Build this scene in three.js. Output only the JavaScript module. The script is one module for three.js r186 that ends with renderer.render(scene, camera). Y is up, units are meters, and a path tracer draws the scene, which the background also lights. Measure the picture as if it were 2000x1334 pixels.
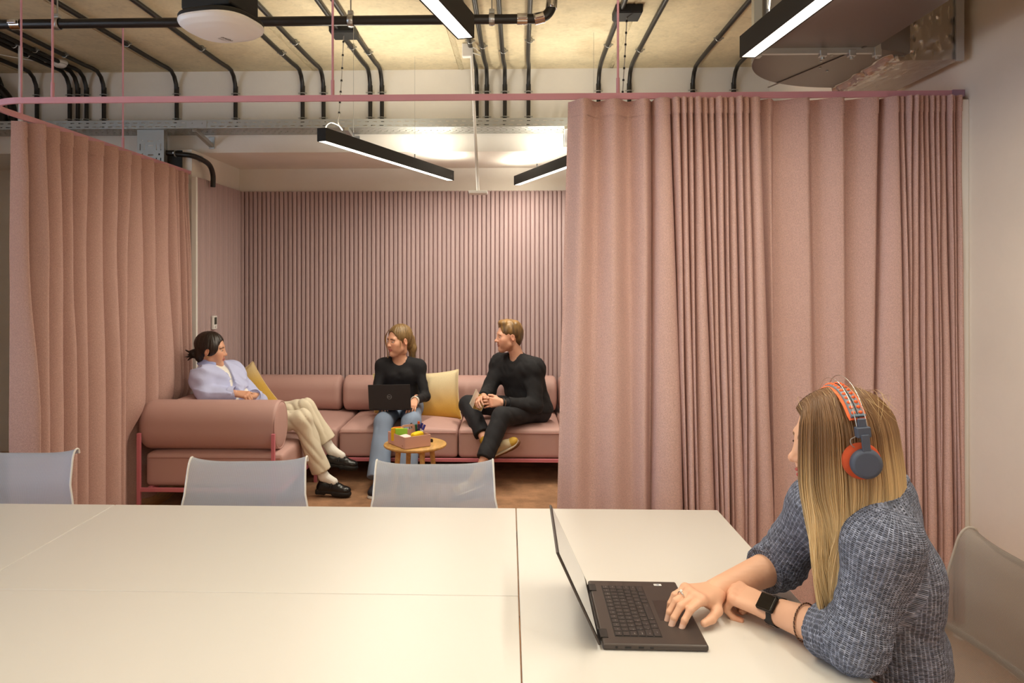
import * as THREE from 'three';
import { mergeGeometries, mergeVertices, toCreasedNormals } from 'three/addons/utils/BufferGeometryUtils.js';
import { RoundedBoxGeometry } from 'three/addons/geometries/RoundedBoxGeometry.js';
import { RectAreaLightUniformsLib } from 'three/addons/lights/RectAreaLightUniformsLib.js';

// ---------------------------------------------------------------- camera, sky, exposure
const scene = new THREE.Scene();
const camera = new THREE.PerspectiveCamera(49.39, 2000 / 1334, 0.05, 60);
camera.position.set(0, 1.65, 0);
camera.rotation.y = THREE.MathUtils.degToRad(1.7);
camera.setViewOffset(2000, 1334, 50, 122, 2000, 1334);      // architectural lens shift
const renderer = new THREE.WebGLRenderer({ antialias: true });
renderer.toneMapping = THREE.LinearToneMapping;
renderer.toneMappingExposure = 1.5;
renderer.shadowMap.enabled = true;
RectAreaLightUniformsLib.init();
scene.background = new THREE.Color(0.68, 0.82, 1.0);          // overcast daylight outside the unseen left window
scene.backgroundIntensity = 3.2;
const LAMP_COLOR = new THREE.Color(1.0, 0.93, 0.77);
const LAMP_DOWN = 38, LAMP_UP = 34;                          // radiance of the pendants' lower and upper diffusers

// ---------------------------------------------------------------- helpers
let seed = 20240517;
function rnd() { seed |= 0; seed = (seed + 0x6d2b79f5) | 0; let t = Math.imul(seed ^ (seed >>> 15), 1 | seed); t = (t + Math.imul(t ^ (t >>> 7), 61 | t)) ^ t; return ((t ^ (t >>> 14)) >>> 0) / 4294967296; }
const rr = (a, b) => a + (b - a) * rnd();
const clamp = (x, a = 0, b = 1) => Math.min(b, Math.max(a, x));
const mix = (a, b, t) => a + (b - a) * t;
const smooth = (a, b, x) => { const t = clamp((x - a) / (b - a)); return t * t * (3 - 2 * t); };
const P = (x, y, d) => new THREE.Vector3(x, y, -d);          // d = distance in front of the camera
const V = (x, y, z) => new THREE.Vector3(x, y, z);
function hash3(x, y, z) { let h = Math.imul(x, 374761393) ^ Math.imul(y, 668265263) ^ Math.imul(z, 2147483647 ^ 0x5bd1e995); h = Math.imul(h ^ (h >>> 13), 1274126177); return ((h ^ (h >>> 16)) >>> 0) / 4294967296; }
function vnoise(x, y, z) {                                   // value noise, -1..1
  const xi = Math.floor(x), yi = Math.floor(y), zi = Math.floor(z);
  let u = x - xi, v = y - yi, w = z - zi; u = u * u * (3 - 2 * u); v = v * v * (3 - 2 * v); w = w * w * (3 - 2 * w);
  const c = (a, b, d) => hash3(xi + a, yi + b, zi + d);
  return 2 * mix(mix(mix(c(0, 0, 0), c(1, 0, 0), u), mix(c(0, 1, 0), c(1, 1, 0), u), v), mix(mix(c(0, 0, 1), c(1, 0, 1), u), mix(c(0, 1, 1), c(1, 1, 1), u), v), w) - 1;
}
function tnoise(x, y, per, s = 0) {                          // tileable 2D value noise 0..1
  const xi = Math.floor(x), yi = Math.floor(y); let u = x - xi, v = y - yi; u = u * u * (3 - 2 * u); v = v * v * (3 - 2 * v);
  const m = a => ((a % per) + per) % per, c = (a, b) => hash3(m(xi + a), m(yi + b), s);
  return mix(mix(c(0, 0), c(1, 0), u), mix(c(0, 1), c(1, 1), u), v);
}
const fbm = (u, v, per, oct, s = 0) => { let a = 0, w = 0.5, n = 0; for (let o = 0; o < oct; o++) { a += w * tnoise(u * per, v * per, per, s + o); n += w; w *= 0.5; per *= 2; } return a / n; };
function tex(n, fn, srgb = true, rep = 1) {                  // fn(u, v) -> [r, g, b] 0..255 or a grey
  const d = new Uint8Array(n * n * 4);
  for (let j = 0; j < n; j++) for (let i = 0; i < n; i++) {
    const c = fn(i / n, j / n, i, j), k = 4 * (j * n + i);
    if (c.length) { d[k] = clamp(c[0], 0, 255); d[k + 1] = clamp(c[1], 0, 255); d[k + 2] = clamp(c[2], 0, 255); } else d[k] = d[k + 1] = d[k + 2] = clamp(c, 0, 255);
    d[k + 3] = 255;
  }
  const t = new THREE.DataTexture(d, n, n); t.wrapS = t.wrapT = THREE.RepeatWrapping; t.magFilter = THREE.LinearFilter; t.minFilter = THREE.LinearMipmapLinearFilter; t.generateMipmaps = true;
  if (srgb) t.colorSpace = THREE.SRGBColorSpace;
  t.repeat.set(1 / rep, 1 / rep); t.needsUpdate = true; return t;
}
function canvasTex(w, h, draw) {
  const c = document.createElement('canvas'); c.width = w; c.height = h; draw(c.getContext('2d'), w, h);
  const t = new THREE.CanvasTexture(c); t.colorSpace = THREE.SRGBColorSpace; return t;
}
const std = (color, roughness = 0.7, o = {}) => new THREE.MeshStandardMaterial({ color, roughness, ...o });
const phys = (color, roughness = 0.7, o = {}) => new THREE.MeshPhysicalMaterial({ color, roughness, ...o });

const used = {};
function numbered(n) { used[n] = (used[n] ?? -1) + 1; return used[n] ? `${n}_${String(used[n]).padStart(3, '0')}` : n; }
function mesh(name, geo, m, parent = scene) {
  const list = Array.isArray(geo) ? mergeGeometries(geo.map(g => { g = g.index ? g.toNonIndexed() : g; for (const k of Object.keys(g.attributes)) if (!['position', 'normal', 'uv'].includes(k)) g.deleteAttribute(k); if (!g.attributes.uv) g.setAttribute('uv', new THREE.BufferAttribute(new Float32Array(g.attributes.position.count * 2), 2)); return g; })) : geo;
  const o = new THREE.Mesh(list, m); o.name = parent === scene ? numbered(name) : name; o.castShadow = o.receiveShadow = true; parent.add(o); return o;
}
function tag(o, label, category, group) { o.userData.label = label; o.userData.category = category; if (group) o.userData.group = group; return o; }
function thing(name, label, category, pos = V(0, 0, 0), turn = 0, group) {
  const o = new THREE.Group(); o.name = numbered(name); o.position.copy(pos); o.rotation.y = turn; scene.add(o); return tag(o, label, category, group);
}
function struct(name, geo, m, label) { const o = mesh(name, geo, m); o.userData.kind = 'structure'; if (label) o.userData.label = label; return o; }
function metricUV(g) {                                       // uv in metres from the dominant axis of each face
  g = g.index ? g.toNonIndexed() : g; const p = g.attributes.position, uv = new Float32Array(p.count * 2), a = V(), b = V(), c = V();
  for (let i = 0; i < p.count; i += 3) {
    a.fromBufferAttribute(p, i); b.fromBufferAttribute(p, i + 1); c.fromBufferAttribute(p, i + 2);
    const n = b.clone().sub(a).cross(c.clone().sub(a)), x = Math.abs(n.x), y = Math.abs(n.y), z = Math.abs(n.z);
    [a, b, c].forEach((q, k) => { const [u, v] = y >= x && y >= z ? [q.x, q.z] : x >= z ? [q.z, q.y] : [q.x, q.y]; uv[2 * (i + k)] = u; uv[2 * (i + k) + 1] = v; });
  }
  g.setAttribute('uv', new THREE.BufferAttribute(uv, 2)); return g;
}
// boxes given by their extents; x0..x1, y0..y1, d0..d1 (d = distance in front of the camera)
function slab(x0, x1, y0, y1, d0, d1) { const g = new THREE.BoxGeometry(x1 - x0, y1 - y0, d1 - d0); g.translate((x0 + x1) / 2, (y0 + y1) / 2, -(d0 + d1) / 2); return metricUV(g); }
function rbox(w, h, d, r = 0.004, seg = 2, x = 0, y = 0, z = 0) { const g = new RoundedBoxGeometry(w, h, d, seg, Math.min(r, w / 2.01, h / 2.01, d / 2.01)); g.translate(x, y, z); return g; }
function cyl(r, h, x = 0, y = 0, z = 0, seg = 20, r2 = r) { const g = new THREE.CylinderGeometry(r2, r, h, seg); g.translate(x, y, z); return g; }
function tube(pts, r, seg = 24, rad = 10, closed = false) { return new THREE.TubeGeometry(new THREE.CatmullRomCurve3(pts, closed, 'centripetal'), seg, r, rad, closed); }
function rod(a, b, r, rad = 10) {                            // straight capped rod
  const g = new THREE.CylinderGeometry(r, r, a.distanceTo(b), rad); const d = b.clone().sub(a).normalize();
  g.applyQuaternion(new THREE.Quaternion().setFromUnitVectors(V(0, 1, 0), d)); g.translate((a.x + b.x) / 2, (a.y + b.y) / 2, (a.z + b.z) / 2); return g;
}
function bar(a, b, w, h, r = 0.002) {                         // straight square bar
  const L = a.distanceTo(b), g = new RoundedBoxGeometry(w, h, L, 1, r); const o = new THREE.Object3D(); o.position.copy(a).lerp(b, 0.5); o.lookAt(b); o.updateMatrix(); g.applyMatrix4(o.matrix); return g;
}
function grid(nu, nv, fn) {                                  // parametric surface, fn(u, v) -> [x, y, z, uvx, uvy]
  const pos = [], uv = [], idx = [];
  for (let j = 0; j <= nv; j++) for (let i = 0; i <= nu; i++) { const q = fn(i / nu, j / nv); pos.push(q[0], q[1], q[2]); uv.push(q[3] ?? i / nu, q[4] ?? j / nv); }
  for (let j = 0; j < nv; j++) for (let i = 0; i < nu; i++) { const a = j * (nu + 1) + i, b = a + 1, c = a + nu + 1, d = c + 1; idx.push(a, b, d, a, d, c); }
  const g = new THREE.BufferGeometry(); g.setAttribute('position', new THREE.Float32BufferAttribute(pos, 3)); g.setAttribute('uv', new THREE.Float32BufferAttribute(uv, 2)); g.setIndex(idx); g.computeVertexNormals(); return g;
}

// ---------------------------------------------------------------- surfaces
const T = {};
T.concrete = tex(1024, (u, v) => {
  const a = fbm(u, v, 4, 6, 3), b = fbm(u, v, 24, 4, 40), st = smooth(0.52, 0.75, fbm(u, v, 6, 5, 77)), gr = fbm(u * 1, v, 128, 2, 90);
  const pit = smooth(0.66, 0.74, fbm(u, v, 48, 3, 120));
  const k = 0.94 + 0.16 * (a - 0.5) + 0.07 * (b - 0.5) + 0.06 * (gr - 0.5) - 0.045 * st - 0.035 * pit;
  return [226 * k, 213 * k * (0.99 - 0.02 * st), 180 * k * (0.98 - 0.04 * st)];
}, true, 2.4);
T.concreteBump = tex(512, (u, v) => 255 * (0.5 * fbm(u, v, 8, 6, 5) + 0.5 * fbm(u, v, 64, 3, 9)), false, 1.2);
T.plaster = tex(512, (u, v) => { const k = 0.97 + 0.06 * (fbm(u, v, 6, 5, 11) - 0.5); return [255 * k, 255 * k, 255 * k]; }, true, 2.0);
T.carpet = tex(512, (u, v, i, j) => { const k = 0.82 + 0.5 * (hash3(i, j, 5) - 0.5) * 0.5 + 0.3 * (fbm(u, v, 6, 5, 21) - 0.5); return [214 * k, 168 * k, 134 * k]; }, true, 0.5);
T.carpetBump = tex(256, (u, v, i, j) => 255 * hash3(i, j, 8), false, 0.25);
T.wood = tex(512, (u, v) => { const g = fbm(u * 0.25, v, 32, 4, 31), r = Math.sin((u * 18 + 3 * fbm(u, v, 4, 4, 60)) * 6.283) * 0.5 + 0.5; const k = 0.85 + 0.2 * (g - 0.5) + 0.08 * r; return [222 * k, 178 * k, 112 * k]; }, true, 0.6);
T.weave = tex(256, (u, v, i, j) => { const a = (i >> 2) + (j >> 2) & 1; return 150 + 60 * (a ? 1 : -1) * 0.5 + 70 * (hash3(i >> 1, j >> 1, 3) - 0.5); }, false, 0.16);
T.felt = tex(256, (u, v, i, j) => { const k = 0.9 + 0.26 * (hash3(i, j, 17) - 0.5) + 0.2 * (fbm(u, v, 8, 4, 6) - 0.5); return [255 * k, 250 * k, 248 * k]; }, true, 0.18);
T.linen = tex(256, (u, v, i, j) => { const k = 0.93 + 0.16 * (hash3(i >> 1, j, 27) - 0.5) + 0.10 * (hash3(i, j >> 2, 29) - 0.5); return [255 * k, 252 * k, 250 * k]; }, true, 0.25);
T.noise = tex(256, (u, v, i, j) => 255 * hash3(i, j, 99), false, 0.1);

const M = {
  wall: std('#f2ede4', 0.85, { map: T.plaster }), wallRight: std('#f1e6d8', 0.85, { map: T.plaster }),
  concrete: std('#ffffff', 0.9, { map: T.concrete, bumpMap: T.concreteBump, bumpScale: 0.003 }), mortar: std('#c2b596', 0.95, { bumpMap: T.concreteBump, bumpScale: 0.01 }),
  carpet: std('#fbf0e2', 0.97, { map: T.carpet, bumpMap: T.carpetBump, bumpScale: 0.003 }), floor: std('#e0b27a', 0.55, { map: T.wood }),
  white: std('#e8e6e2', 0.5), whiteGloss: std('#f2f1ee', 0.25), black: std('#0d0c0c', 0.45), blackMatte: std('#141312', 0.7), conduit: std('#1c1917', 0.38),
  steel: std('#b9bab8', 0.34, { metalness: 0.9 }), chrome: std('#d8d8d8', 0.14, { metalness: 1 }), galvanized: std('#a9aaa6', 0.46, { metalness: 0.75 }),
  rail: std('#d298a6', 0.42), sofaFrame: std('#cd7682', 0.4),
  curtain: std('#dcb9b2', 0.93, { map: T.linen, bumpMap: T.weave, bumpScale: 0.0012 }),
  curtainDimmed: std('#d2aea6', 0.93, { map: T.linen, bumpMap: T.weave, bumpScale: 0.0012 }),  // same cloth as curtain, shade of the left side put into its colour
  felt: std('#c6aeae', 0.97, { bumpMap: T.noise, bumpScale: 0.0015 }), feltBack: std('#8d6c69', 0.98),
};

// ---------------------------------------------------------------- room shell
struct('floor', slab(-5.3, 2.3, -0.15, 0, -3.6, 7.2), M.floor, 'warm wooden floor of the room');
struct('wall_right', slab(2.1, 2.3, 0, 3.5, -3.6, 7.2), M.wallRight);
struct('wall_back', slab(-5.3, 2.1, 0, 2.69, 6.96, 7.2), M.wall);
struct('wall_back_beam', slab(-5.3, 2.1, 2.69, 3.36, 6.05, 7.2), M.wall, 'white plastered beam across the top of the back wall');
struct('wall_partition', slab(-2.70, -2.545, 0, 2.69, 5.90, 6.96), M.wall);
struct('wall_left', [slab(-5.5, -5.3, 0, 3.5, 3.0, 7.2), slab(-5.5, -5.3, 0, 3.5, -3.6, -2.6), slab(-5.5, -5.3, 0, 0.9, -2.6, 3.0), slab(-5.5, -5.3, 2.7, 3.5, -2.6, 3.0)], M.wall);
struct('wall_front', slab(-5.5, 2.3, 0, 3.5, -3.8, -3.6), M.wall);
{ // unseen left-wall window, out of view, placed to light the room with cool daylight
  const w = struct('unseen_window_1', [slab(-5.46, -5.38, 0.9, 0.96, -2.6, 3.0), slab(-5.46, -5.38, 2.64, 2.7, -2.6, 3.0), ...[-2.6, -0.73, 1.14, 2.94].map(d => slab(-5.46, -5.38, 0.96, 2.64, d, d + 0.06))], M.white);
  const glass = phys('#ffffff', 0, { transmission: 1, thickness: 0 });
  for (const d of [-2.54, -0.67, 1.2]) mesh('pane', slab(-5.425, -5.419, 0.96, 2.64, d, d + 1.81), glass, w);
}
{ // ceiling of precast concrete planks with rough mortar joints
  const c = struct('ceiling', slab(-5.5, 2.3, 3.375, 3.55, -3.8, 7.2), M.concrete, 'raw concrete plank ceiling');
  const joints = []; for (let k = -2; k < 5; k++) joints.push(-2.80 + 1.208 * k);
  const shear = g => { const p = g.attributes.position; for (let i = 0; i < p.count; i++) p.setX(i, p.getX(i) + 0.02 * (-p.getZ(i) - 6)); g.computeVertexNormals(); return g; };
  for (let k = 0; k < joints.length - 1; k++) {
    const g = slab(Math.max(joints[k] + 0.022, -5.3), Math.min(joints[k + 1] - 0.022, 2.1), 3.36, 3.376, -3.6, 6.05), a = rr(0, 5), b = rr(0, 5), uv = g.attributes.uv;
    for (let i = 0; i < uv.count; i++) uv.setXY(i, uv.getX(i) + a, uv.getY(i) + b);
    mesh('plank', shear(g), M.concrete, c);
  }
  for (const x of joints.slice(1, 6)) mesh('mortar_joint', shear(grid(6, 420, (u, v) => {
    const d = -1 + 7.05 * v, n = vnoise(u * 5, d * 26, x * 9), e = Math.sin(u * Math.PI);
    return [x + (u - 0.5) * (0.048 + 0.010 * vnoise(3, d * 9, x)) + 0.006 * vnoise(7, d * 11, x), 3.364 - e * (0.004 + 0.012 * n), -d, u * 0.07, d];
  })), M.mortar, c);
}
// white vertical edge profiles that close the curtain against the wall and cap the ribbed panel
struct('trim_1', rbox(0.045, 2.47, 0.05, 0.004, 2, 2.078, 1.235, -3.475), M.white);
struct('trim_2', rbox(0.042, 2.47, 0.03, 0.003, 2, -2.522, 1.235, -5.895), M.white);
tag(mesh('carpet', slab(-2.54, 2.08, 0, 0.008, 3.62, 6.955), M.carpet), 'pinkish brown short pile carpet inside the curtained meeting corner', 'carpet');

// ribbed felt wall panels, each rib a piece
{
  const ribGeo = (h, w, dp) => { const s = new THREE.Shape(); s.moveTo(-w / 2, 0); s.bezierCurveTo(-w / 2, dp * 0.9, -w * 0.32, dp, 0, dp); s.bezierCurveTo(w * 0.32, dp, w / 2, dp * 0.9, w / 2, 0); const g = new THREE.ExtrudeGeometry(s, { depth: h, bevelEnabled: false, curveSegments: 5 }); g.rotateX(-Math.PI / 2); return toCreasedNormals(g, 0.7); };
  const tones = [0, 1, 2].map(k => { const m = M.felt.clone(); m.color.multiplyScalar(1 - 0.05 * k); return m; });
  const g1 = ribGeo(2.475, 0.036, 0.021);
  const a = thing('acoustic_panel', 'wide ribbed pink felt panel covering the back wall behind the sofa', 'wall panel', P(-2.5, 0, 6.96));
  mesh('backing', slab(-0.03, 4.58, 0, 2.47, 0, 0.010).translate(0, 0, 0.0105), M.feltBack, a);
  for (let k = 0; k < 104; k++) { const r = mesh('rib', g1, tones[(k * 7) % 3], a); r.position.set(-0.012 + k * 0.0415, 0, 0.010); r.rotation.y = Math.PI; }
  const b = thing('acoustic_panel', 'narrow ribbed pink felt panel on the side partition by the thermostat', 'wall panel', P(-2.544, 0, 5.92));
  mesh('backing', slab(0, 0.012, 0, 2.47, 0, 1.0), M.feltBack, b);
  for (let k = 0; k < 24; k++) { const r = mesh('rib', g1, tones[(k * 5) % 3], b); r.position.set(0.0105, 0, -0.022 - k * 0.0415); r.rotation.y = -Math.PI / 2; }
}
{
  const t = thing('thermostat', 'small white wall controller with a dark screen on the ribbed side panel', 'thermostat', P(-2.503, 1.28, 6.25));
  mesh('case', rbox(0.022, 0.115, 0.078, 0.005), M.white, t); mesh('screen', rbox(0.004, 0.06, 0.05, 0.001, 1, 0.011, 0.014, 0), std('#3a4038', 0.3), t); mesh('button', cyl(0.006, 0.004).rotateZ(Math.PI / 2).translate(0.012, -0.038, 0.006), std('#9a9a96', 0.5), t);
}

// ---------------------------------------------------------------- linear pendant lamps (light goes down and up)
M.lampFace = std('#fff6e6', 0.6, { emissive: new THREE.Color(1.0, 0.93, 0.80), emissiveIntensity: 3.2 });
function pendant(label, x0, d0, x1, d1, wires, cable, gain = 1) {
  const a = P(x0, 0, d0), b = P(x1, 0, d1), L = a.distanceTo(b), yb = 2.49, h = 0.082, w = 0.062;
  const t = thing('linear_pendant', label, 'pendant lamp', P((x0 + x1) / 2, yb, (d0 + d1) / 2), Math.atan2(b.x - a.x, b.z - a.z));
  mesh('housing', [rbox(0.006, h, L, 0.0015, 1, -w / 2 + 0.003, h / 2, 0), rbox(0.006, h, L, 0.0015, 1, w / 2 - 0.003, h / 2, 0), rbox(w - 0.01, 0.006, L - 0.01, 0.001, 1, 0, h / 2, 0)], M.blackMatte, t);
  for (const s of [-1, 1]) mesh('end_cap', rbox(w, h, 0.006, 0.0015, 1, 0, h / 2, s * (L / 2 - 0.001)), M.blackMatte, t);
  mesh('lamp_diffuser', new THREE.BoxGeometry(w - 0.013, 0.006, L - 0.016).translate(0, 0.004, 0), M.lampFace, t);
  mesh('upper_lamp_diffuser', new THREE.BoxGeometry(w - 0.013, 0.004, L - 0.016).translate(0, h - 0.01, 0), M.lampFace, t);
  for (const z of wires) { mesh('suspension_wire', cyl(0.0012, 3.36 - yb - h, 0, (3.36 - yb + h) / 2, z * L / 2, 6), M.steel, t); mesh('gripper', cyl(0.005, 0.035, 0, h + 0.02, z * L / 2, 8), M.black, t); }
  if (cable) {
    const pts = cable.map(q => t.worldToLocal(q.clone())); t.updateMatrixWorld(true); const loc = cable.map(q => t.worldToLocal(q.clone()));
    mesh('power_cable', tube(loc, 0.0035, 60, 7), std('#a8a39c', 0.5), t);
    const cv = new THREE.CatmullRomCurve3(loc, false, 'centripetal'); for (let k = 1; k < 8; k++) { const q = cv.getPointAt(k / 11); mesh('cable_tie', cyl(0.007, 0.012, q.x, q.y, q.z, 8), M.black, t); }
  }
  const dn = new THREE.RectAreaLight(LAMP_COLOR, LAMP_DOWN * gain, w - 0.013, L - 0.02); dn.position.set(0, -0.004, 0); dn.rotation.x = -Math.PI / 2; t.add(dn);
  const up = new THREE.RectAreaLight(LAMP_COLOR, LAMP_UP * Math.min(1.15, gain), w - 0.013, L - 0.02); up.position.set(0, h + 0.004, 0); up.rotation.x = Math.PI / 2; t.add(up);
  dn.castShadow = up.castShadow = true;
  return t;
}
pendant('long black pendant lamp hanging free in the middle over the sofa corner', -1.139, 4.496, -0.494, 6.332, [-0.62, 0.3], [P(-1.12, 3.355, 5.03), P(-1.118, 3.0, 4.95), P(-1.10, 2.74, 4.80), P(-1.085, 2.64, 4.72), P(-1.06, 2.60, 4.72), P(-1.07, 2.62, 4.68), P(-1.11, 2.63, 4.62), P(-1.13, 2.60, 4.575), P(-1.13, 2.56, 4.56)], 1.6);
pendant('black pendant lamp partly covered by the right-hand pink curtain', 0.078, 6.661, 0.72, 4.80, [-0.5, 0.6], [P(0.751, 3.355, 4.72), P(0.735, 3.0, 4.74), P(0.72, 2.7, 4.80), P(0.70, 2.57, 4.86)], 1.6);
pendant('black pendant lamp over the white table, end next to the black pipe', -0.149, 2.594, -0.62, 0.68, [-0.7, 0.7], null, 1.12);
pendant('black pendant lamp overhead beside the grey air duct', 0.908, 2.848, 1.05, 0.88, [-0.82, 0.7], [P(0.93, 3.36, 2.66), P(0.929, 2.9, 2.66), P(0.93, 2.70, 2.66), P(0.925, 2.57, 2.68)], 1.12);
pendant('added black pendant lamp for fill behind the viewpoint over the near end of the table', -0.3, -0.7, -0.1, -2.67, [-0.7, 0.7], null, 0.5);  // added lamp, fills the room with light from behind the camera
pendant('added black pendant lamp for fill behind the viewpoint beside the right wall', 1.15, -0.3, 1.25, -2.27, [-0.7, 0.7], null, 1.25);  // added lamp behind the camera, brightens the right wall and curtain

// ---------------------------------------------------------------- conduits along the ceiling
const condX = [-4.183, -3.894, -3.618, -3.55, -3.477, -3.331, -2.724, -2.235, -1.681, -1.509, -1.126, -1.03, -0.258, -0.175, -0.029, 0.162, 0.727, 0.974, 1.482, 1.809];
const condLabel = ['at the far left edge', 'second from the left', 'first of three close together at left', 'middle of three close together at left', 'last of three close together at left', 'just right of the close three', 'above the upright piece of cable tray', 'right of the upright piece of tray', 'left of the pair left of the middle lamp', 'right of the pair left of the middle lamp', 'left of the pair by the hanging lamp cable', 'right of the pair by the hanging lamp cable', 'just behind the white hanging pole', 'right beside the white hanging pole', 'second to the right of the white pole', 'under the elbow of the thick pipe', 'left of the pair above the curtain edge', 'right of the pair above the curtain edge', 'left of the lamp by the duct', 'last on the right, behind the lamp'];
const clampG = mergeGeometries([new THREE.TorusGeometry(0.0205, 0.004, 6, 14), new THREE.BoxGeometry(0.07, 0.012, 0.008).translate(0, 0, 0)].map(g => g.toNonIndexed()));
condX.forEach((x, i) => {
  const r = 0.0165, dw = 6.022, yc = 3.36 - r - 0.006, R = 0.13, dTop = [14, 13, 15].includes(i) ? 0.5 : 0.5;
  const sl = 0.016 + (i > 15 ? -0.004 : 0);
  const t = thing('conduit', `black conduit bending down the white beam, ${condLabel[i]}`, 'conduit', P(x, 0, 0), 0);
  const pts = [P(-sl * 5.4, yc, 0.6), P(-sl * 3, yc, 3), P(-sl * 0.6, yc, dw - R - 0.15)]; for (let k = 0; k <= 6; k++) { const a = k / 6 * Math.PI / 2; pts.push(P(0, yc - R * 1.15 + R * 1.15 * Math.cos(a), dw - R + R * Math.sin(a))); }
  pts.push(P(0, 3.05, dw), P(0, 2.86, dw));
  mesh('pipe', tube(pts, r, 90, 10), M.conduit, t);
  mesh('socket', rod(P(0, yc - 0.2, dw), P(0, yc - 0.11, dw), r + 0.003, 12), M.conduit, t);
  for (const y of [3.168, 2.965]) { const c = mesh('clamp', clampG, M.steel, t); c.position.copy(P(0, y, dw)); c.rotation.x = Math.PI / 2; }
  for (const d of [5.25 + 0.12 * ((i * 7) % 3), 3.9]) { const c = mesh('clamp', clampG, M.steel, t); c.position.copy(P(-sl * (dw - d), yc, d)); }
});
{ // bundle of thick black cables at the far left
  const mk = (dx, dy, lab) => tag(mesh('cable', tube([P(-4.9, 3.27 + dy, 5.9), P(-4.45 + dx, 3.27 + dy, 5.92), P(-4.22 + dx, 3.22 + dy, 5.95), P(-4.10 + dx, 3.08 + dy, 5.97), P(-4.075 + dx, 2.9, 5.97), P(-4.07 + dx, 2.84, 5.97)], 0.032, 50, 12), M.conduit), lab, 'cable');
  mk(0.02, 0.02, 'outer thick black cable curving down into the tray at the far left'); mk(-0.055, -0.05, 'inner thick black cable curving down into the tray at the far left');
}
{ // thick horizontal pipe with couplings and hangers
  const t = thing('sprinkler_pipe', 'thick black pipe running across under the ceiling with steel couplings', 'pipe', P(0, 3.06, 4.03));
  const R = 0.026, e = P(0.20, 0, 0), up = 0.30;
  mesh('pipe', rod(P(-4.8, 0, 0), P(0.135, 0, 0), R, 24), M.conduit, t);
  mesh('elbow', tube([P(0.13, 0, 0), P(0.175, 0.004, 0), P(0.212, 0.026, 0), P(0.232, 0.062, 0), P(0.236, 0.10, 0)], R + 0.001, 24, 20), M.conduit, t);
  mesh('riser', rod(P(0.236, 0.09, 0), P(0.236, up, 0), R, 24), M.conduit, t);
  const coup = (p, dir) => { const g = cyl(R + 0.005, 0.055, 0, 0, 0, 24); const b1 = rbox(0.02, 0.05, 0.022, 0.004, 1, 0, 0, R + 0.012), q = new THREE.Quaternion().setFromUnitVectors(V(0, 1, 0), dir); const o = mesh('coupling', [g, b1], M.chrome, t); o.quaternion.copy(q); o.position.copy(p); };
  coup(P(-2.72, 0, 0), V(1, 0, 0)); coup(P(0.075, 0, 0), V(1, 0, 0)); coup(P(0.165, 0.003, 0), V(0.97, 0.24, 0).normalize()); coup(P(0.234, 0.082, 0), V(0.1, 1, 0).normalize()); coup(P(0.236, 0.17, 0), V(0, 1, 0));
  for (const x of [-2.49, -0.86, -0.09]) {
    mesh('hanger_ring', [new THREE.TorusGeometry(R + 0.006, 0.0035, 6, 24).scale(1, 1, 5).rotateY(Math.PI / 2).translate(x, 0, 0), rbox(0.03, 0.022, 0.03, 0.003, 1, x, R + 0.016, 0)], M.steel, t);
    mesh('hanger_rod', rod(P(x, R + 0.02, 0), P(x, 0.30, 0), 0.004, 8), M.steel, t);
  }
}
for (const [x, d, l] of [[-1.12, 5.03, 'flat black junction box on the ceiling above the middle lamp'], [0.751, 4.72, 'flat black junction box on the ceiling near the right curtain end']]) {
  const t = thing('junction_box', l, 'junction box', P(x, 3.335, d)); mesh('body', rbox(0.17, 0.05, 0.17, 0.006), M.blackMatte, t); mesh('cover', rbox(0.16, 0.008, 0.16, 0.003, 1, 0, -0.027, 0), M.blackMatte, t);
}
{
  const t = thing('smoke_detector', 'small white detector on the ceiling at the left behind the pink rods', 'detector', P(-3.503, 3.335, 5.7));
  const g = new THREE.LatheGeometry([[0, -0.032], [0.03, -0.031], [0.045, -0.02], [0.05, -0.004], [0.056, 0], [0.056, 0.024], [0, 0.024]].map(p => new THREE.Vector2(...p)), 24); mesh('body', g, M.white, t); mesh('ring', new THREE.TorusGeometry(0.048, 0.003, 6, 24).rotateX(Math.PI / 2).translate(0, -0.008, 0), std('#b8b6b2', 0.5), t);
  mesh('cord', tube([P(-0.02, 0, 0), P(-0.2, 0.012, -0.05), P(-0.45, 0.018, -0.3)], 0.004, 20, 6), M.white, t);
}
{ // white hanging poles
  const a = thing('hanging_pole', 'slim white pole hanging from the ceiling with a flat antenna plate', 'pole', P(-0.271, 3.36, 5.39));
  mesh('pole', rod(P(0, -0.02, 0), P(0.05, -1.07, 0.005), 0.011, 12), M.white, a); mesh('mount', rbox(0.07, 0.10, 0.05, 0.008, 2, -0.03, -0.05, 0), M.white, a);
  mesh('plate', rbox(0.135, 0.022, 0.11, 0.006, 2, 0.052, -1.082, -0.005), M.white, a); mesh('cord', tube([P(-0.03, -0.02, 0), P(0.02, 0.0, 0.1), P(0.09, -0.015, 0.25), P(0.05, -0.02, 0.2), P(0.01, -0.06, 0.02)], 0.004, 30, 6), M.white, a);
  const b = thing('hanging_pole', 'plain white pole hanging at the far left beside a pink rod', 'pole', P(-3.541, 3.36, 5.29));
  mesh('pole', rod(P(0, 0, 0), P(0, -0.66, 0), 0.015, 12), M.white, b);
}
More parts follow.
